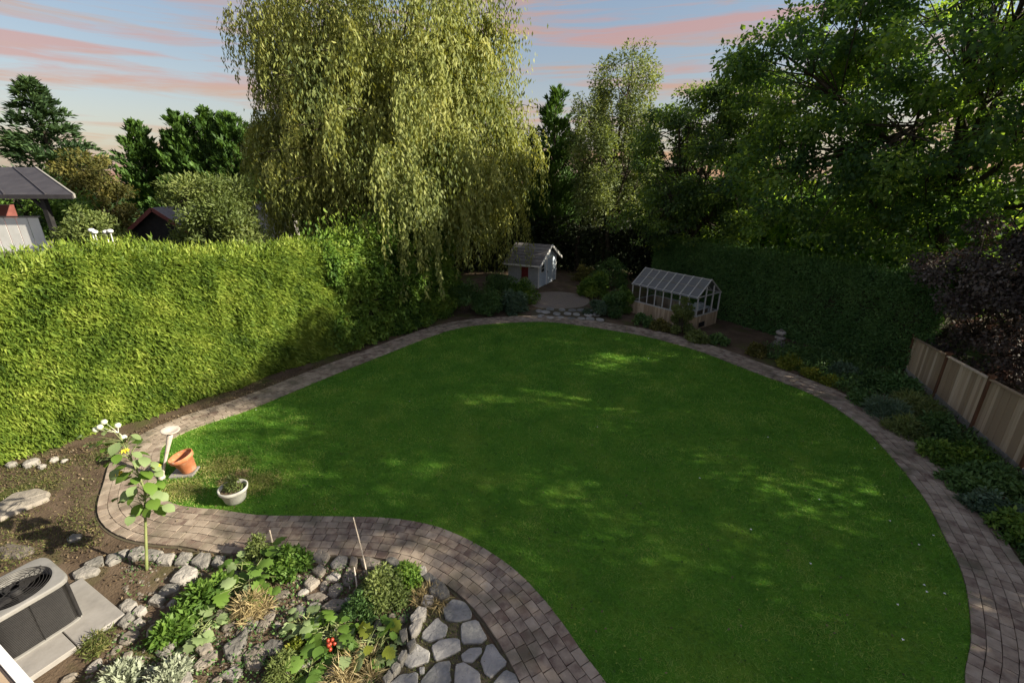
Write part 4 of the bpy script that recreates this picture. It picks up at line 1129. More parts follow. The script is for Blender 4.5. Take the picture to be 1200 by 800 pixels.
# row of stones dividing rockery and flagstones
R2 = [[(240,492),(280,440),(322,450),(310,492),(252,517)], [(290,430),(312,385),(356,390),(350,422),(310,442)], [(325,375),(360,308),(400,330),(432,380),(385,412)], [(298,302),(330,280),(372,312),(350,332)], [(268,262),(312,250),(322,285),(295,302)],
      [(235,540),(270,505),(300,500),(290,540),(250,590)], [(190,560),(225,540),(232,580),(205,615)], [(225,620),(260,590),(272,610),(240,650)], [(180,690),(205,650),(232,650),(200,705)], [(150,730),(178,700),(200,715),(165,760)], [(110,780),(145,735),(165,765),(130,810)]]
r2 = thing('stone_row', 'row of weathered grey rocks between the rockery plants and the flagstones', 'stone edging', (*G(500, 720), 0))
for s in R2: stone_px(Z(4, 420, 600, s), 'stone', 'stone', r2, random.uniform(.1, .16), inset=.035)
# loose big stones on the left soil
lb = stone_px(Z(4, 0, 460, [(-30,530),(60,470),(180,445),(235,462),(228,495),(100,545),(-20,600)]), 'flat_stone', 'brownstone', None, .09, inset=.04)
tag(lb, 'large flat pale stone lying on the soil at the left edge', 'stone')
lb = stone_px(Z(4, 0, 600, [(310,125),(340,100),(385,98),(380,120),(330,138)]), 'flat_stone', 'stone', None, .07, inset=.02)
tag(lb, 'small grey stone in the weeds above the air conditioner', 'stone')
lb = stone_px(Z(4, 0, 600, [(-20,170),(40,140),(130,150),(165,180),(90,215),(0,215)]), 'flat_stone', 'brownstone', None, .05, inset=.04)  # sunlit patch of soil, built as a paler flat slab
tag(lb, 'flat brown slab standing in for the sunlit soil patch just above the air conditioner', 'stone')
rw = thing('path_stones', 'small rough stones at the foot of the left hedge', 'stones', (*G(30, 545), 0))
for px, py, s in ((14, 546, .12), (38, 545, .16), (50, 548, .1), (64, 540, .1), (76, 541, .08)):
    x, y = G(px, py); mb = MB(); mb.prism([(x+s*math.cos(a)*random.uniform(.7, 1.2), y+s*math.sin(a)*random.uniform(.7, 1.2)) for a in np.linspace(0, 2*math.pi, 8)[:-1]], 0, s*.8, .03); mb.build('stone', M['stone'], rw)
# flagstones and gravel circle before the shed
gc = [G(*p) for p in [(618,349),(628,344),(650,342),(672,344),(688,349),(690,355),(680,360),(655,362),(632,361),(620,356)]]
sheet('gravel_circle', [tuple(p) for p in smooth_curve(gc+[gc[0]], .2)], .02, M['gravel'])
cr_ = sheet('crazy_paving', [G(*p) for p in [(625,376),(622,366),(632,360),(680,359),(702,363),(712,372),(706,380)]], .014, M['joint'])
ORG[cr_.name] = (0., 0., 0.)
cells = [(634,371),(645,373),(657,373),(669,374),(681,374),(692,374),(703,375),(640,366),(652,368),(664,368),(676,369),(688,369),(699,369),(645,362.5),(658,363.5),(670,364),(682,364),(693,365),(632,365)]
for px, py in cells:
    x, y = G(px+random.uniform(-1, 1), py)
    n = random.randint(5, 7); mb = MB()
    mb.prism([(x+.24*math.cos(2*math.pi*k/n+.4)*random.uniform(.75, 1.15), y+.3*math.sin(2*math.pi*k/n+.4)*random.uniform(.75, 1.15)) for k in range(n)], .0, .05, .02); mb.build('flagstone', M['bluestone'], cr_)

# ================================================================== AIR CONDITIONER AND SLABS
def ac():
    a = R(-28); uu = np.array([math.cos(a), math.sin(a)]); vv = np.array([-math.sin(a), math.cos(a)])
    c = np.array([-7.23, 4.98])
    P0 = np.array([-6.05, 5.22])
    for k, lb in ((0, 'upper pale concrete slab under the air conditioner'), (1, 'lower pale concrete slab under the air conditioner, beside the house')):
        q = P0-uu*.72-vv*(.29+.6*k)
        mb = MB(); mb.box((q[0], q[1], .04), 1.44, .585, .09, a); o = mb.build('concrete_slab', M['concrete'], bevel=.008)
        tag(o, lb, 'paving slab')
    t = thing('air_conditioner', 'dark grey louvred outdoor air conditioner with light grey top and round fan', 'air conditioner', (c[0], c[1], .085))
    S = .93; z0, z1 = .1, .86
    def rs(th, s, r=.24):
        # rounded square radius at angle th
        n = 7; x = math.cos(th); y = math.sin(th)
        k = (abs(x)**n+abs(y)**n)**(-1/n)
        return x*k*s, y*k*s
    def w(x, y, z): q = c+uu*x+vv*y; return (q[0], q[1], z)
    N = 64
    def ring(s, z): return [w(*rs(2*math.pi*k/N, s), z) for k in range(N)]
    def loft(mb, rings):
        vs = sum(rings, []); fs = []
        for i in range(len(rings)-1):
            for j in range(N): fs.append((i*N+j, i*N+(j+1) % N, (i+1)*N+(j+1) % N, (i+1)*N+j))
        mb.add(vs, fs)
    mb = MB(); loft(mb, [ring(S/2-.04, z0), ring(S/2-.04, z1-.04)]); mb.build('coil', M['coil'], t, smooth=True)
    mb = MB()
    for k in range(28):
        z = z0+.04+k*(z1-z0-.09)/27
        pts = ring(S/2-.012, z); pts.append(pts[0])
        mb.tube(pts, .005, 3)
    mb.build('louvres', M['louvre'], t, kind='stuff')
    mb = MB()
    for k in range(N):
        if k % 16 == 0:
            x_, y_ = rs(2*math.pi*k/N, S/2-.004); mb.bar(w(x_, y_, z0), w(x_, y_, z1-.03), .009)
    mb.build('guard_rods', M['darkmetal'], t, kind='stuff')
    for k in range(4):
        th = math.pi/4+k*math.pi/2; x_, y_ = rs(th, S/2)
        mb = MB(); mb.bar(w(x_, y_, z0), w(x_, y_, z1-.03), .05, .02, up=(uu[0]*math.cos(th)+vv[0]*math.sin(th), uu[1]*math.cos(th)+vv[1]*math.sin(th), 0)); mb.build('corner_post', M['darkmetal'], t)
    mb = MB(); loft(mb, [ring(S/2+.005, .085), ring(S/2+.012, .1), ring(S/2+.012, .125), ring(S/2-.03, .135)]); mb.build('base_pan', M['acgrey'], t, smooth=False)
    circ = lambda r, z: [w(r*math.cos(2*math.pi*k/N), r*math.sin(2*math.pi*k/N), z) for k in range(N)]
    mb = MB(); loft(mb, [ring(S/2+.012, z1-.05), ring(S/2+.016, z1-.005), ring(S/2-.004, z1+.012), circ(.425, z1+.02), circ(.405, z1+.02), circ(.40, z1-.14)]); mb.build('top_cover', M['acgrey'], t, smooth=False)
    mb = MB()
    for r in (.07, .12, .17, .22, .27, .31, .35, .385):
        pts = circ(r, z1+.028+.0*r); pts.append(pts[0]); mb.tube(pts, .004, 3)
    for k in range(4):
        th = k*math.pi/2+.5; mb.bar(w(.05*math.cos(th), .05*math.sin(th), z1+.03), w(.41*math.cos(th), .41*math.sin(th), z1+.024), .008)
    mb.build('fan_grille', M['darkmetal'], t)
    mb = MB(); mb.lathe([(.001, z1-.02), (.06, z1-.025), (.065, z1-.12), (.001, z1-.12)], w(0, 0, 0), 16); mb.build('motor', M['darkmetal'], t, smooth=True)
    for k in range(3):
        th = k*2*math.pi/3+.3; mb = MB()
        vs = []
        for rr, da, dz in ((.06, -.5, .0), (.37, -.42, .02), (.37, .42, -.05), (.06, .5, -.04)): vs.append(w(rr*math.cos(th+da), rr*math.sin(th+da), z1-.09+dz))
        vs += [(q[0], q[1], q[2]-.006) for q in vs]
        mb.add(vs, [(0, 1, 2, 3), (7, 6, 5, 4), (0, 4, 5, 1), (1, 5, 6, 2), (2, 6, 7, 3), (3, 7, 4, 0)]); mb.build('fan_blade', M['louvre'], t)
    mb = MB(); mb.lathe([(.001, .3), (.4, .3)], w(0, 0, 0), 24); mb.build('inner_floor', M['coil'], t)
ac()
# house eave corner in the lower left
hp = [np.array(G(0, 757, 3.0)), np.array(G(38, 800, 3.0))]
du = unit(hp[1]-hp[0]); dn = np.array([du[1], -du[0]])
if dn[1] > 0: dn = -dn
a0 = hp[0]-du*3.0; a1 = hp[1]+du*.9
t = thing('house_eave', 'corner of the near house roof with a white edge board and beige surface', 'house', (*a0, 3.0))
mb = MB(); q = (a0+a1)/2+dn*.025; mb.obox((q[0], q[1], 2.93), d_(a1-a0)/2, d_(dn)*.03, (0, 0, .09)); mb.build('edge_board', M['white'], t)
mb = MB(); b0 = a0+dn*.06; b1 = a1+dn*.06; c0 = a0+dn*1.2; c1 = a1+dn*1.2
mb.add([(*b0, 2.98), (*b1, 2.98), (*c1, 3.1), (*c0, 3.1), (*b0, 2.86), (*b1, 2.86), (*c1, 2.86), (*c0, 2.86)], [(0, 1, 2, 3), (4, 7, 6, 5), (0, 4, 5, 1), (1, 5, 6, 2), (2, 6, 7, 3), (3, 7, 4, 0)]); mb.build('roof', M['beige'], t)
mb = MB(); q = (a0+a1)/2+dn*.65; mb.obox((q[0], q[1], 1.42), d_(a1-a0)/2*.98, d_(dn)*.4, (0, 0, 1.42)); mb.build('wall', M['beige'], t)

# ================================================================== POTS, BIRD BATH, CANES
def pot(name, label, x, y, z, prof, mat, tilt=None):
    t = thing(name, label, 'plant pot', (x, y, z))
    mb = MB(); mb.lathe(prof, (x, y, z), 28, tilt); mb.build('pot', M[mat], t, smooth=True)
    return t
tx, ty = G(224, 555)
Tm = Matrix.Rotation(R(-13), 3, 'Y')@Matrix.Rotation(R(6), 3, 'X')
mb = MB(); mb.box((tx-.12, ty-.02, .055), .5, .36, .06, R(8)); tag(mb.build('paving_slab', M['concrete'], bevel=.006), 'pale square paver in the grass under the terracotta pot', 'paving slab')
pt = pot('terracotta_pot', 'orange terracotta flowerpot leaning on a paver at the lawn edge', tx, ty, .10, [(r_*.8, z_*.8) for r_, z_ in [(.001, 0), (.17, 0), (.18, .02), (.255, .42), (.30, .43), (.315, .55), (.29, .555), (.275, .45), (.24, .42), (.17, .06), (.001, .06)]], 'terracotta', Tm)
mb = MB(); mb.lathe([(.001, .2), (.165, .19)], (tx, ty, .1), 20, Tm); mb.build('soil', M['soil'], pt)
gx, gy = G(277, 588)
gp = pot('grey_pot', 'round grey pot filled with soil and weeds at the lawn edge', gx, gy, .03, [(.001, 0), (.16, 0), (.2, .06), (.245, .26), (.275, .28), (.285, .35), (.26, .355), (.24, .3), (.22, .22), (.001, .2)], 'greypot')
mb = MB(); mb.lathe([(.001, .32), (.24, .29)], (gx, gy, .03), 20); mb.build('soil', M['soil'], gp)
shrub('pot_weeds', 'small green weeds growing in the round grey pot', gx+.02, gy+.05, .2, .22, 'olive', n=500, L=.08, Wd=.025, nc=8, z0=.33, cat='plant', stems=4)
bx0, by0 = G(190, 562)
t = thing('bird_bath', 'pale stone bird bath with a shallow round bowl beside the brick path', 'bird bath', (bx0, by0, .03))
bp0 = Vector((bx0, by0, .03)); bp1 = Vector(AT(200, 506, by0+.22)); bz = (bp1-bp0); Tb = bz.to_track_quat('Z', 'Y').to_matrix(); bl = bz.length
mb = MB(); mb.lathe([(.001, 0), (.075, 0), (.07, .04), (.03, .12), (.028, .35*bl), (.045, .7*bl), (.06, .9*bl), (.05, .97*bl), (.001, .98*bl)], bp0, 18, Tb); mb.build('pedestal', M['palestone'], t, smooth=True)
mb = MB(); mb.lathe([(.001, -.03), (.06, -.03), (.15, .02), (.185, .055), (.175, .065), (.12, .03), (.001, .01)], bp1, 24, Matrix.Rotation(R(8), 3, 'Y')); mb.build('bowl', M['palestone'], t, smooth=True)
def cane(px0, py0, px1, py1, Y1, label, r=.012):
    x, y = G(px0, py0); q = AT(px1, py1, Y1)
    mb = MB(); mb.tube([(x, y, 0), ((x+q[0])/2+.01, (y+q[1])/2, q[2]/2), q], [r, r*.9, r*.7], 6)
    o = mb.build('garden_cane', M['cane']); tag(o, label, 'cane')
cane(433, 685, 414, 606, 6.1, 'long thin pale cane leaning over the rockery towards the path')
cane(419, 700, 415, 664, 5.9, 'short pale cane standing among the rockery herbs', .014)
cane(320, 645, 316, 621, 6.55, 'white stake above the large green leaves', .016)
cane(410, 690, 408, 676, 5.9, 'thin broken twig beside the short pale cane', .008)

# ================================================================== LARGE-LEAVED PLANTS
def leaf_shape(name, kind, mat, seed=0):
    """one cupped leaf about 1 unit long with midrib fold"""
    if kind == 'heart': out_ = [(0, 0), (.12, .16), (.3, .34), (.55, .42), (.8, .33), (.95, .14), (1.05, 0)]
    elif kind == 'lobed': out_ = [(0, 0), (.02, .3), (.22, .52), (.34, .36), (.55, .55), (.66, .36), (.85, .38), (.88, .18), (1.05, 0)]
    else: out_ = [(0, 0), (.2, .12), (.5, .17), (.8, .1), (1.05, 0)]
    r = random.Random(seed)
    V = []; F = []
    mid = [(x, 0, .10*math.sin(x*2.6)-.22*x*x) for x, y in out_]
    rim = [(x, y, .10*math.sin(x*2.6)-.22*x*x-.16*y*y+.12*y+r.uniform(-.02, .02)) for x, y in out_]
    rim2 = [(x, -y, .10*math.sin(x*2.6)-.22*x*x-.16*y*y+.12*y+r.uniform(-.02, .02)) for x, y in out_]
    n = len(out_)
    V = mid+rim+rim2
    for i in range(n-1):
        F.append((i, i+1, n+i+1, n+i)); F.append((i+1, i, 2*n+i, 2*n+i+1))
    me = bpy.data.meshes.new(name); me.from_pydata(V, [], F); me.materials.append(mat)
    a = me.attributes.new('rnd', 'FLOAT', 'FACE'); a.data.foreach_set('value', [r.uniform(.35, .65)]*len(F))
    me.polygons.foreach_set('use_smooth', [True]*len(F)); me.update()
    return me
LM = {}
for k, mt in (('heart', 'pale'), ('heart', 'laurel'), ('lobed', 'bright'), ('lobed', 'pale'), ('lobed', 'yellowleaf'), ('long', 'bright'), ('heart', 'bright'), ('lobed', 'laurel')):
    LM[k+mt] = [leaf_shape('leaf', k, M[mt], s) for s in range(3)]
def big_plant(name, label, px, py, r, h, kinds, n, size, cat='plant', z0=0., stemh=.0):
    x, y = G(px, py)
    t = thing(name, label, cat, (x, y, z0))
    mb = MB(); sp = []
    for i in range(n):
        a = rng.uniform(0, 2*np.pi); q = r*math.sqrt(rng.random()); z = z0+h*(.25+.75*rng.random())*(1-.45*(q/r)**2)
        c_ = (x+q*math.cos(a), y+q*math.sin(a), z)
        mb.tube(curve3((x+rng.normal(0, r*.25), y+rng.normal(0, r*.25), z0), c_, (0, 0, .12), 4), [.009, .008, .006, .004], 4)
        s = size*rng.uniform(.65, 1.25)
        yaw = a+rng.normal(0, .9)
        place('leaf', random.choice(LM[random.choice(kinds)]), t, c_, (rng.normal(0, .35), rng.uniform(-.35, .55), yaw), (s, s, s))
    mb.build('stalks', M['stem'], t, kind='stuff')
    return t
big_plant('squash_plant', 'large leaved green squash plant sprawling over the rockery', 300, 682, .62, .42, ['lobedbright', 'lobedbright', 'lobedpale', 'lobedlaurel'], 52, .21)
big_plant('squash_plant', 'yellowing squash plant with pale round leaves beside the stone row', 436, 762, .38, .34, ['lobedyellowleaf', 'lobedpale', 'heartpale', 'lobedbright'], 34, .17)
big_plant('strawberry_plant', 'dark green leafy plant with red fruit in the middle of the rockery', 390, 745, .32, .3, ['heartlaurel', 'heartbright', 'lobedlaurel'], 44, .16)
big_plant('nasturtium', 'pale leaved trailing plant between the two green clumps', 358, 735, .28, .26, ['heartpale', 'lobedpale'], 26, .15)
big_plant('rhubarb_plant', 'bright green plant with broad leaves at the bottom of the rockery', 365, 790, .25, .25, ['heartbright', 'lobedbright'], 14, .2)
big_plant('squash_plant', 'small pale squash seedling at the left of the rockery', 235, 742, .32, .2, ['lobedpale', 'heartpale'], 22, .17)
# red fruit
fr_ = thing('red_fruit', 'cluster of small red fruit under the dark green leaves', 'fruit', (*G(388, 758), .1))
for k in range(8):
    x, y = G(388+random.uniform(-4, 5), 757+random.uniform(-5, 5), .15)
    mb = MB(); mb.lathe([(.001, -.03), (.022, -.022), (.03, 0), (.022, .022), (.001, .028)], (x, y, .15+random.uniform(0, .08)), 10); mb.build('fruit', M['tomato'], fr_, smooth=True)
def gshrub(px, py, r, h, mat, label, name='garden_plant', **k):
    x, y = G(px, py)
    return shrub(name, label, x, y, r, h, mat, cat=k.pop('cat', 'plant'), **k)
gshrub(238, 712, .33, .3, 'bright', 'bright green parsley like clump left of the squash plant', n=3000, L=.13, Wd=.055, droop=-.2)
gshrub(205, 742, .24, .24, 'bright', 'lower bright green leafy clump at the left of the rockery', n=1800, L=.13, Wd=.055, droop=-.2)
gshrub(262, 690, .2, .3, 'laurel', 'small dark green plant behind the parsley clump', n=1300, L=.08, Wd=.04)
gshrub(340, 668, .3, .4, 'bright', 'upright bright green herb behind the squash plant', n=1800, L=.1, Wd=.05, droop=-.3)
gshrub(305, 655, .22, .5, 'olive', 'tall feathery herb beside the white stake', n=1500, L=.06, Wd=.025)
gshrub(452, 700, .42, .48, 'olive', 'bushy green herb at the right of the rockery', n=5200, L=.06, Wd=.026, droop=-.2)
gshrub(478, 684, .28, .4, 'laurel', 'darker green herb touching the grey rocks', n=2400, L=.06, Wd=.03)
gshrub(425, 715, .3, .38, 'shrub', 'dark bushy herb beside the short cane', n=3000, L=.06, Wd=.03)
gshrub(352, 762, .17, .2, 'yellowleaf', 'small lime green tuft in front of the trailing plant', n=1300, L=.05, Wd=.03)
gshrub(335, 790, .25, .28, 'olive', 'feathery green plant at the bottom edge of the rockery', n=1800, L=.07, Wd=.02)
gshrub(298, 716, .26, .2, 'straw', 'tangle of dry straw coloured stems below the squash leaves', n=1300, L=.18, Wd=.012, name='dry_plant')
gshrub(415, 795, .35, .14, 'straw', 'heap of dry stems at the bottom of the rockery', n=1500, L=.2, Wd=.012, name='dry_plant')
gshrub(503, 705, .25, .12, 'straw', 'dry straw mulch between herb and grey rocks', n=900, L=.15, Wd=.012, name='dry_plant')
gshrub(200, 797, .2, .24, 'silver', 'right silver leaved bushy plant at the bottom edge', n=1700, L=.13, Wd=.035, droop=-.4)
gshrub(143, 803, .22, .26, 'silver', 'left silver leaved bushy plant at the bottom edge', n=1900, L=.13, Wd=.035, droop=-.4)
gshrub(275, 562, .3, .14, 'straw', 'dry grass tuft behind the grey pot', n=900, L=.1, Wd=.012, name='grass_tuft')
gshrub(116, 755, .22, .1, 'wildgrass', 'grassy tuft at the lower edge of the concrete slab', n=800, L=.09, Wd=.012, name='grass_tuft')
# tall young plant with cream buds
def tall_plant():
    x, y = G(172, 668)
    t = thing('hollyhock', 'tall leaning flowering plant with pale heart leaves and cream buds in the small soil bed', 'plant', (x, y, 0))
    ctrl = [(x, y, 0), AT(170, 600, 6.35), AT(168, 570, 6.5), AT(150, 530, 6.65), AT(138, 505, 6.8)]
    cv = smooth_curve(ctrl, .08)
    mb = MB(); mb.tube(cv, np.linspace(.026, .008, len(cv)), 8); mb.build('stem', M['stem'], t, smooth=True)
    spots = [(128,512,6.8,.2),(115,520,6.7,.17),(140,518,6.7,.2),(152,514,6.8,.18),(160,522,6.7,.2),(148,530,6.5,.2),(135,528,6.6,.17),(120,532,6.6,.14),(168,535,6.6,.19),(150,546,6.5,.24),(165,552,6.5,.22),(150,558,6.4,.16),(172,565,6.4,.22),(160,562,6.4,.2),(180,575,6.4,.2),(176,585,6.3,.22),(165,590,6.3,.19),(150,585,6.35,.16),(182,592,6.3,.2),(160,600,6.3,.18),(106,518,6.8,.14),(176,545,6.5,.16),(158,575,6.35,.2),(168,580,6.4,.2),(130,540,6.6,.15),(145,522,6.7,.16)]
    spots = spots+[(a+rng.uniform(-9, 9), b+rng.uniform(-9, 9), c_, d*.9) for a, b, c_, d in spots]+[(a+rng.uniform(-12, 12), b+rng.uniform(-10, 6), c_, d*.8) for a, b, c_, d in spots]
    lv = MB()
    for px, py, Y, s in spots:
        q = AT(px, py, Y+rng.normal(0, .1)); k = int(np.argmin(((cv-np.array(q))**2).sum(1))); b = cv[max(k-2, 0)]
        lv.tube([b, (np.array(b)+np.array(q))/2+np.array([0, 0, .03]), q], [.006, .005, .004], 4)
        yaw = math.atan2(q[1]-b[1], q[0]-b[0]); s *= 1.12
        place('leaf', random.choice(LM['heartpale'] if random.random() < .6 else LM['heartlaurel']), t, q, (rng.normal(0, .3), rng.uniform(.1, .7), yaw+rng.normal(0, .4)), (s, s, s))
    lv.build('leaf_stalks', M['stem'], t, kind='stuff')
    for px, py, Y in ((122, 494, 6.9), (138, 498, 6.9), (112, 503, 6.8), (117, 500, 6.8), (145, 512, 6.8)):
        q = AT(px, py, Y); k = cv[-1]
        b_ = MB(); b_.tube([k, q], [.006, .005], 4); r = .05
        b_.lathe([(.001, -.05), (.035, -.04), (r, 0), (.03, .035), (.001, .03)], q, 12); b_.build('bud', M['bud'], t, smooth=True)
    for px, py, Y in ((147, 527, 6.55), (140, 553, 6.45), (184, 545, 6.5)):
        q = AT(px, py, Y); fl_ = MB()
        for a in np.linspace(0, 2*math.pi, 9)[:-1]:
            p1 = (q[0]+.075*math.cos(a), q[1]+.075*math.sin(a)-.02, q[2]-.02); s1 = (-math.sin(a)*.025, math.cos(a)*.025)
            m_ = ((q[0]+p1[0])/2, (q[1]+p1[1])/2, q[2]+.012)
            fl_.add([q, (m_[0]+s1[0], m_[1]+s1[1], m_[2]), p1, (m_[0]-s1[0], m_[1]-s1[1], m_[2])], [(0, 1, 2, 3)])
        fl_.build('flower', M['flower'], t)
tall_plant()

# ================================================================== SOIL DETAIL: weeds, litter, pebbles
leftbed = np.array([G(*p) for p in [(0,548),(100,532),(160,510),(118,560),(112,605),(125,640),(80,650),(55,648),(0,675),(-60,690),(-60,560)]])
cover('weeds', 'patchy grass and weeds over the soil left of the path', leftbed, 26000, .05, .06, .012, M['wildgrass'], cat='weeds')
smallbed = np.array([G(*p) for p in [(90,665),(140,640),(260,655),(230,690),(150,740),(110,780),(60,800),(250,800),(300,760),(250,700)]])
cover('leaf_litter', 'brown leaf litter and bits of bark on the bare soil of the near beds', np.array([G(*p) for p in [(-40,545),(160,510),(110,600),(130,640),(330,650),(480,665),(500,700),(440,820),(20,820),(150,720),(90,660),(-60,690)]]), 22000, .015, .05, .03, M['litter'], cat='leaf litter')
cover('hedge_litter', 'dark fallen leaves on the strip between hedge and brick path', np.array([G(*p) for p in [(0,548),(160,505),(300,450),(500,378),(515,376),(400,420),(300,462),(215,497),(150,520)]]), 30000, .015, .06, .03, M['litter'], cat='leaf litter')
def pebbles(name, label, poly, n, s, mat):
    poly = np.array(poly); mn, mx_ = poly.min(0), poly.max(0); x = rng.uniform(mn[0], mx_[0], n); y = rng.uniform(mn[1], mx_[1], n); k = in_poly(x, y, poly)
    mb = MB()
    for a, b in zip(x[k], y[k]):
        r = s*rng.uniform(.4, 1.5)
        vs = [(a+r*math.cos(q)*rng.uniform(.7, 1.2), b+r*math.sin(q)*rng.uniform(.7, 1.2), 0) for q in np.linspace(0, 2*math.pi, 7)[:-1]]
        up_ = [(a+(v[0]-a)*.6, b+(v[1]-b)*.6, r*.7) for v in vs]
        mb.add(vs+up_, [(i, (i+1) % 6, 6+(i+1) % 6, 6+i) for i in range(6)]+[tuple(range(6, 12))])
    o = mb.build(name, mat, kind='stuff'); tag(o, label, 'pebbles')
pebbles('pebbles', 'small stones and clods scattered over the rockery soil', [G(*p) for p in [(140,650),(330,655),(480,665),(470,760),(430,815),(60,815),(150,730)]], 1500, .028, M['brownstone'])
cover('rockery_weeds', 'small weeds creeping between the rockery stones', np.array([G(*p) for p in [(140, 650), (330, 655), (480, 665), (495, 700), (440, 815), (60, 815), (150, 735)]]), 9000, .09, .05, .028, M['shrub'], cat='weeds')
cover('clover', 'darker clover patches in the lawn', EDGE[::6]*.985, 22000, .01, .035, .03, M['laurel'], cat='clover', z0=.055)
k_ = 420; x_ = rng.uniform(-9, 9, k_); y_ = rng.uniform(3.5, 19, k_); m_ = in_poly(x_, y_, off(.9)); k_ = int(m_.sum())
tag(leaves('fallen_leaves', np.stack([x_[m_], y_[m_], np.full(k_, .075)], 1), rdir(k_)*np.array([1, 1, .2]), unit(rdir(k_)*.3+np.array([0, 0, 1.])), .05, .03, M['litter'], None, None, 'stuff'), 'scattered small brown fallen leaves on lawn and brick path', 'fallen leaves')
# weeds growing in the flagstone joints
cover('joint_moss', 'moss and tiny weeds in the joints between the flagstones', np.array([G(*p) for p in [(500,700),(520,690),(545,715),(565,742),(590,775),(612,812),(470,812),(480,750)]]), 5000, .02, .03, .012, M['wildgrass'], z0=.015, cat='moss')
for nm_, lb_, ctr, rr in (('dry_grass', 'patch of dry yellowish grass behind the terracotta pot', (262, 548), .55), ('dry_grass', 'patch of dry yellowish grass round the grey pot', (300, 568), .5), ('dry_grass', 'patch of dry yellowish grass between the terracotta pot and the brick path', (212, 577), .5)):
    cx_, cy_ = G(*ctr)
    m_ = 3600; P_ = np.stack([cx_+rng.normal(0, rr*.55, m_), cy_+rng.normal(0, rr*.42, m_), np.full(m_, .035)], 1)
    P_ = P_[in_poly(P_[:, 0], P_[:, 1], EDGE)]; m_ = len(P_)
    tag(leaves(nm_, P_, unit(rdir(m_)+np.array([0, 0, .7])), rdir(m_), .06, .012, M['drygrass'], None, None, 'stuff'), lb_, 'grass')
# small white daisies and fallen bits on the lawn
mb = MB()
for px, py in ((1043,610),(1094,627),(1077,638),(1086,693),(1107,695),(1083,685),(1052,708),(1058,749),(1025,525),(960,585),(935,440),(985,478),(880,620),(760,420),(700,500),(480,470),(300,480),(900,512),(950,660),(820,560)):
    x, y = G(px, py, .07); a = random.uniform(0, 3)
    for k in range(3):
        mb.add([(x+.022*math.cos(a+q), y+.022*math.sin(a+q), .072+.003*k) for q in (0, 2.1, 4.2)], [(0, 1, 2)])
tag(mb.build('lawn_petals', M['white'], kind='stuff'), 'tiny white petals scattered on the lawn', 'petals')

# ================================================================== NEIGHBOURS
t = thing('neighbour_deck', 'dark flat roofed deck of the neighbouring house above the left hedge', 'house', AT(40, 250, 20))
A1, A2 = AT(-60, 196, 22.5), AT(41, 196, 22.5); B1, B2 = AT(-60, 228, 19), AT(86, 228, 19)
A1 = (A1[0]-6, A1[1], A1[2]); B1 = (B1[0]-6, B1[1], B1[2])
zA = A2[2]; zB = B2[2]
mb = MB(); mb.add([(B1[0], B1[1], zB), (B2[0], B2[1], zB), (A2[0], A2[1], zA), (A1[0], A1[1], zA), (B1[0], B1[1], zB-.1), (B2[0], B2[1], zB-.1), (A2[0], A2[1], zA-.1), (A1[0], A1[1], zA-.1)], [(0, 1, 2, 3), (4, 7, 6, 5), (0, 4, 5, 1), (1, 5, 6, 2), (2, 6, 7, 3), (3, 7, 4, 0)])
rf = mb.build('roof', M['darkroof'], t)
mb = MB()
for f in (.15, .35, .55, .75, .9):
    a = Vector((B1[0]+(B2[0]-B1[0])*f, B1[1], zB+.02)); b = Vector((A1[0]+(A2[0]-A1[0])*f, A1[1], zA+.02)); mb.bar(a, b, .06, .05)
mb.build('roof_seams', M['darkroof'], rf)
mb = MB(); mb.bar((B1[0], B1[1]-.04, zB-.08), (B2[0], B2[1]-.04, zB-.08), .08, .16); mb.build('gutter', M['darkroof'], t)
mb = MB(); mb.bar((B2[0]+.03, B2[1], zB-.05), (A2[0]+.03, A2[1], zA-.05), .06, .16); mb.build('verge_board', M['greywood'], t)
for px in (50, -70):
    q = AT(px, 231, 19.2); mb = MB(); mb.bar((q[0], q[1], 0), (q[0], q[1], q[2]), .18); mb.build('post', M['darkmetal'], t)
q = AT(50, 231, 19.2); mb = MB(); mb.bar((q[0], q[1], q[2]-.55), (q[0]-.45, q[1], q[2]-.02), .1); mb.build('brace', M['darkmetal'], t)
q0 = AT(47, 254, 19.4); q1 = AT(-60, 254, 19.4)
mb = MB(); mb.bar((q1[0]-5, q1[1], q0[2]), (q0[0], q0[1], q0[2]), .08, .05); mb.build('handrail', M['greywood'], t)
for k in range(14):
    x1 = q0[0]-.1-k*.48; mb = MB(); mb.obox((x1-.225, q0[1]+.0, q0[2]-.72), (.222, 0, 0), (0, .012, 0), (0, 0, .68)); mb.build('railing_panel', M['white'], t)
mb = MB(); mb.obox((q0[0]-3.5, q0[1]+1.6, q0[2]-1.5), (3.9, 0, 0), (0, 1.8, 0), (0, 0, .08)); mb.build('deck_floor', M['greywood'], t)
mb = MB(); mb.obox((AT(-3, 245, 21)[0]-3.4, 22.2, 3.3), (2.3, 0, 0), (0, .6, 0), (0, 0, 1.9)); mb.build('brick_wall', M['redbrown'], t)
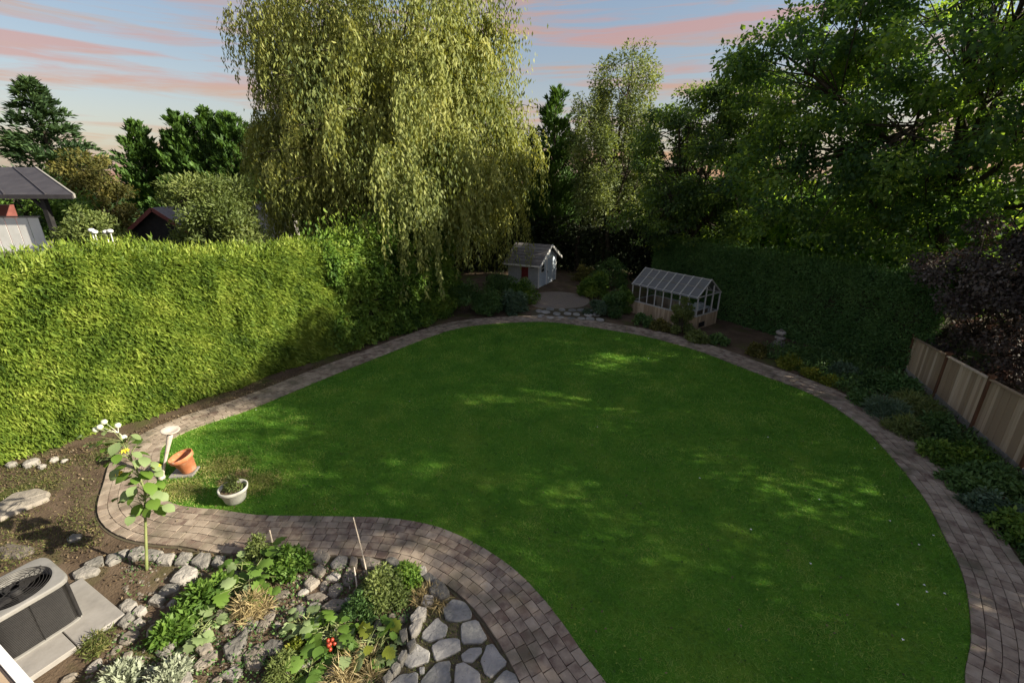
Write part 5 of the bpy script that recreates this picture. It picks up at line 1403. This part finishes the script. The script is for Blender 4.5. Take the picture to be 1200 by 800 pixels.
# small red brown gable
ax = AT(182, 243, 27); t = thing('neighbour_shed', 'small dark outbuilding with red brown gable edge beyond the left hedge', 'shed', (ax[0], 27, 0))
w_ = 1.7; zr = ax[2]; ze = zr-1.25
mb = MB(); mb.add([(ax[0]-w_, 27, 0), (ax[0]+w_, 27, 0), (ax[0]+w_, 27, ze), (ax[0], 27, zr-.05), (ax[0]-w_, 27, ze), (ax[0]-w_, 30, 0), (ax[0]+w_, 30, 0), (ax[0]+w_, 30, ze), (ax[0], 30, zr-.05), (ax[0]-w_, 30, ze)], [(0, 1, 2, 3, 4), (9, 8, 7, 6, 5), (1, 6, 7, 2), (0, 4, 9, 5)]); mb.build('wall', M['darkmetal'], t)
for s_ in (-1, 1):
    mb = MB(); mb.add([(ax[0], 26.7, zr), (ax[0]+s_*(w_+.3), 26.7, ze-.2), (ax[0]+s_*(w_+.3), 30.3, ze-.2), (ax[0], 30.3, zr), (ax[0], 26.7, zr-.06), (ax[0]+s_*(w_+.3), 26.7, ze-.26), (ax[0]+s_*(w_+.3), 30.3, ze-.26), (ax[0], 30.3, zr-.06)], [(0, 1, 2, 3), (4, 7, 6, 5), (0, 4, 5, 1), (1, 5, 6, 2), (3, 2, 6, 7)]); mb.build('roof', M['roofing'], t)
    mb = MB(); mb.bar((ax[0], 26.66, zr-.08), (ax[0]+s_*(w_+.3), 26.66, ze-.28), .05, .2); mb.build('bargeboard', M['redbrown'], t)
# pale house wall glimpsed beside the willow
q = AT(300, 246, 30); t = thing('neighbour_house', 'pale rendered house wall glimpsed between the olive bush and the willow', 'house', (q[0], 30, 0))
mb = MB(); mb.obox((q[0]-.3, 32, (q[2])/2), (1.0, 0, 0), (0, 2, 0), (0, 0, q[2]/2)); mb.build('wall', M['palewall'], t)
mb = MB(); mb.add([(q[0]-1.6, 29.7, q[2]), (q[0]+1, 29.7, q[2]), (q[0]+1, 32, q[2]+.4), (q[0]-1.6, 32, q[2]+.4), (q[0]-1.6, 34.3, q[2]), (q[0]+1, 34.3, q[2])], [(0, 1, 2, 3), (3, 2, 5, 4), (0, 3, 4), (1, 5, 2), (0, 4, 5, 1)]); mb.build('roof', M['roofing'], t)
# white roses on the hedge top
x, y, z = AT(118, 270, 15.5)
t = thing('white_roses', 'white blossoms poking over the hedge top near the dark roof', 'flowers', (x, y, z-1))
for px, py in ((107, 270), (111, 272), (124, 272), (129, 271)):
    q = AT(px, py, 13.9); mb = MB(); mb.lathe([(.001, -.05), (.06, -.04), (.085, .0), (.07, .04), (.03, .06), (.001, .055)], q, 10); mb.tube([(q[0], q[1], q[2]-.9), q], [.015, .01], 4); mb.build('blossom', M['white'], t, smooth=True)
print('leaf faces', NLEAF[0])
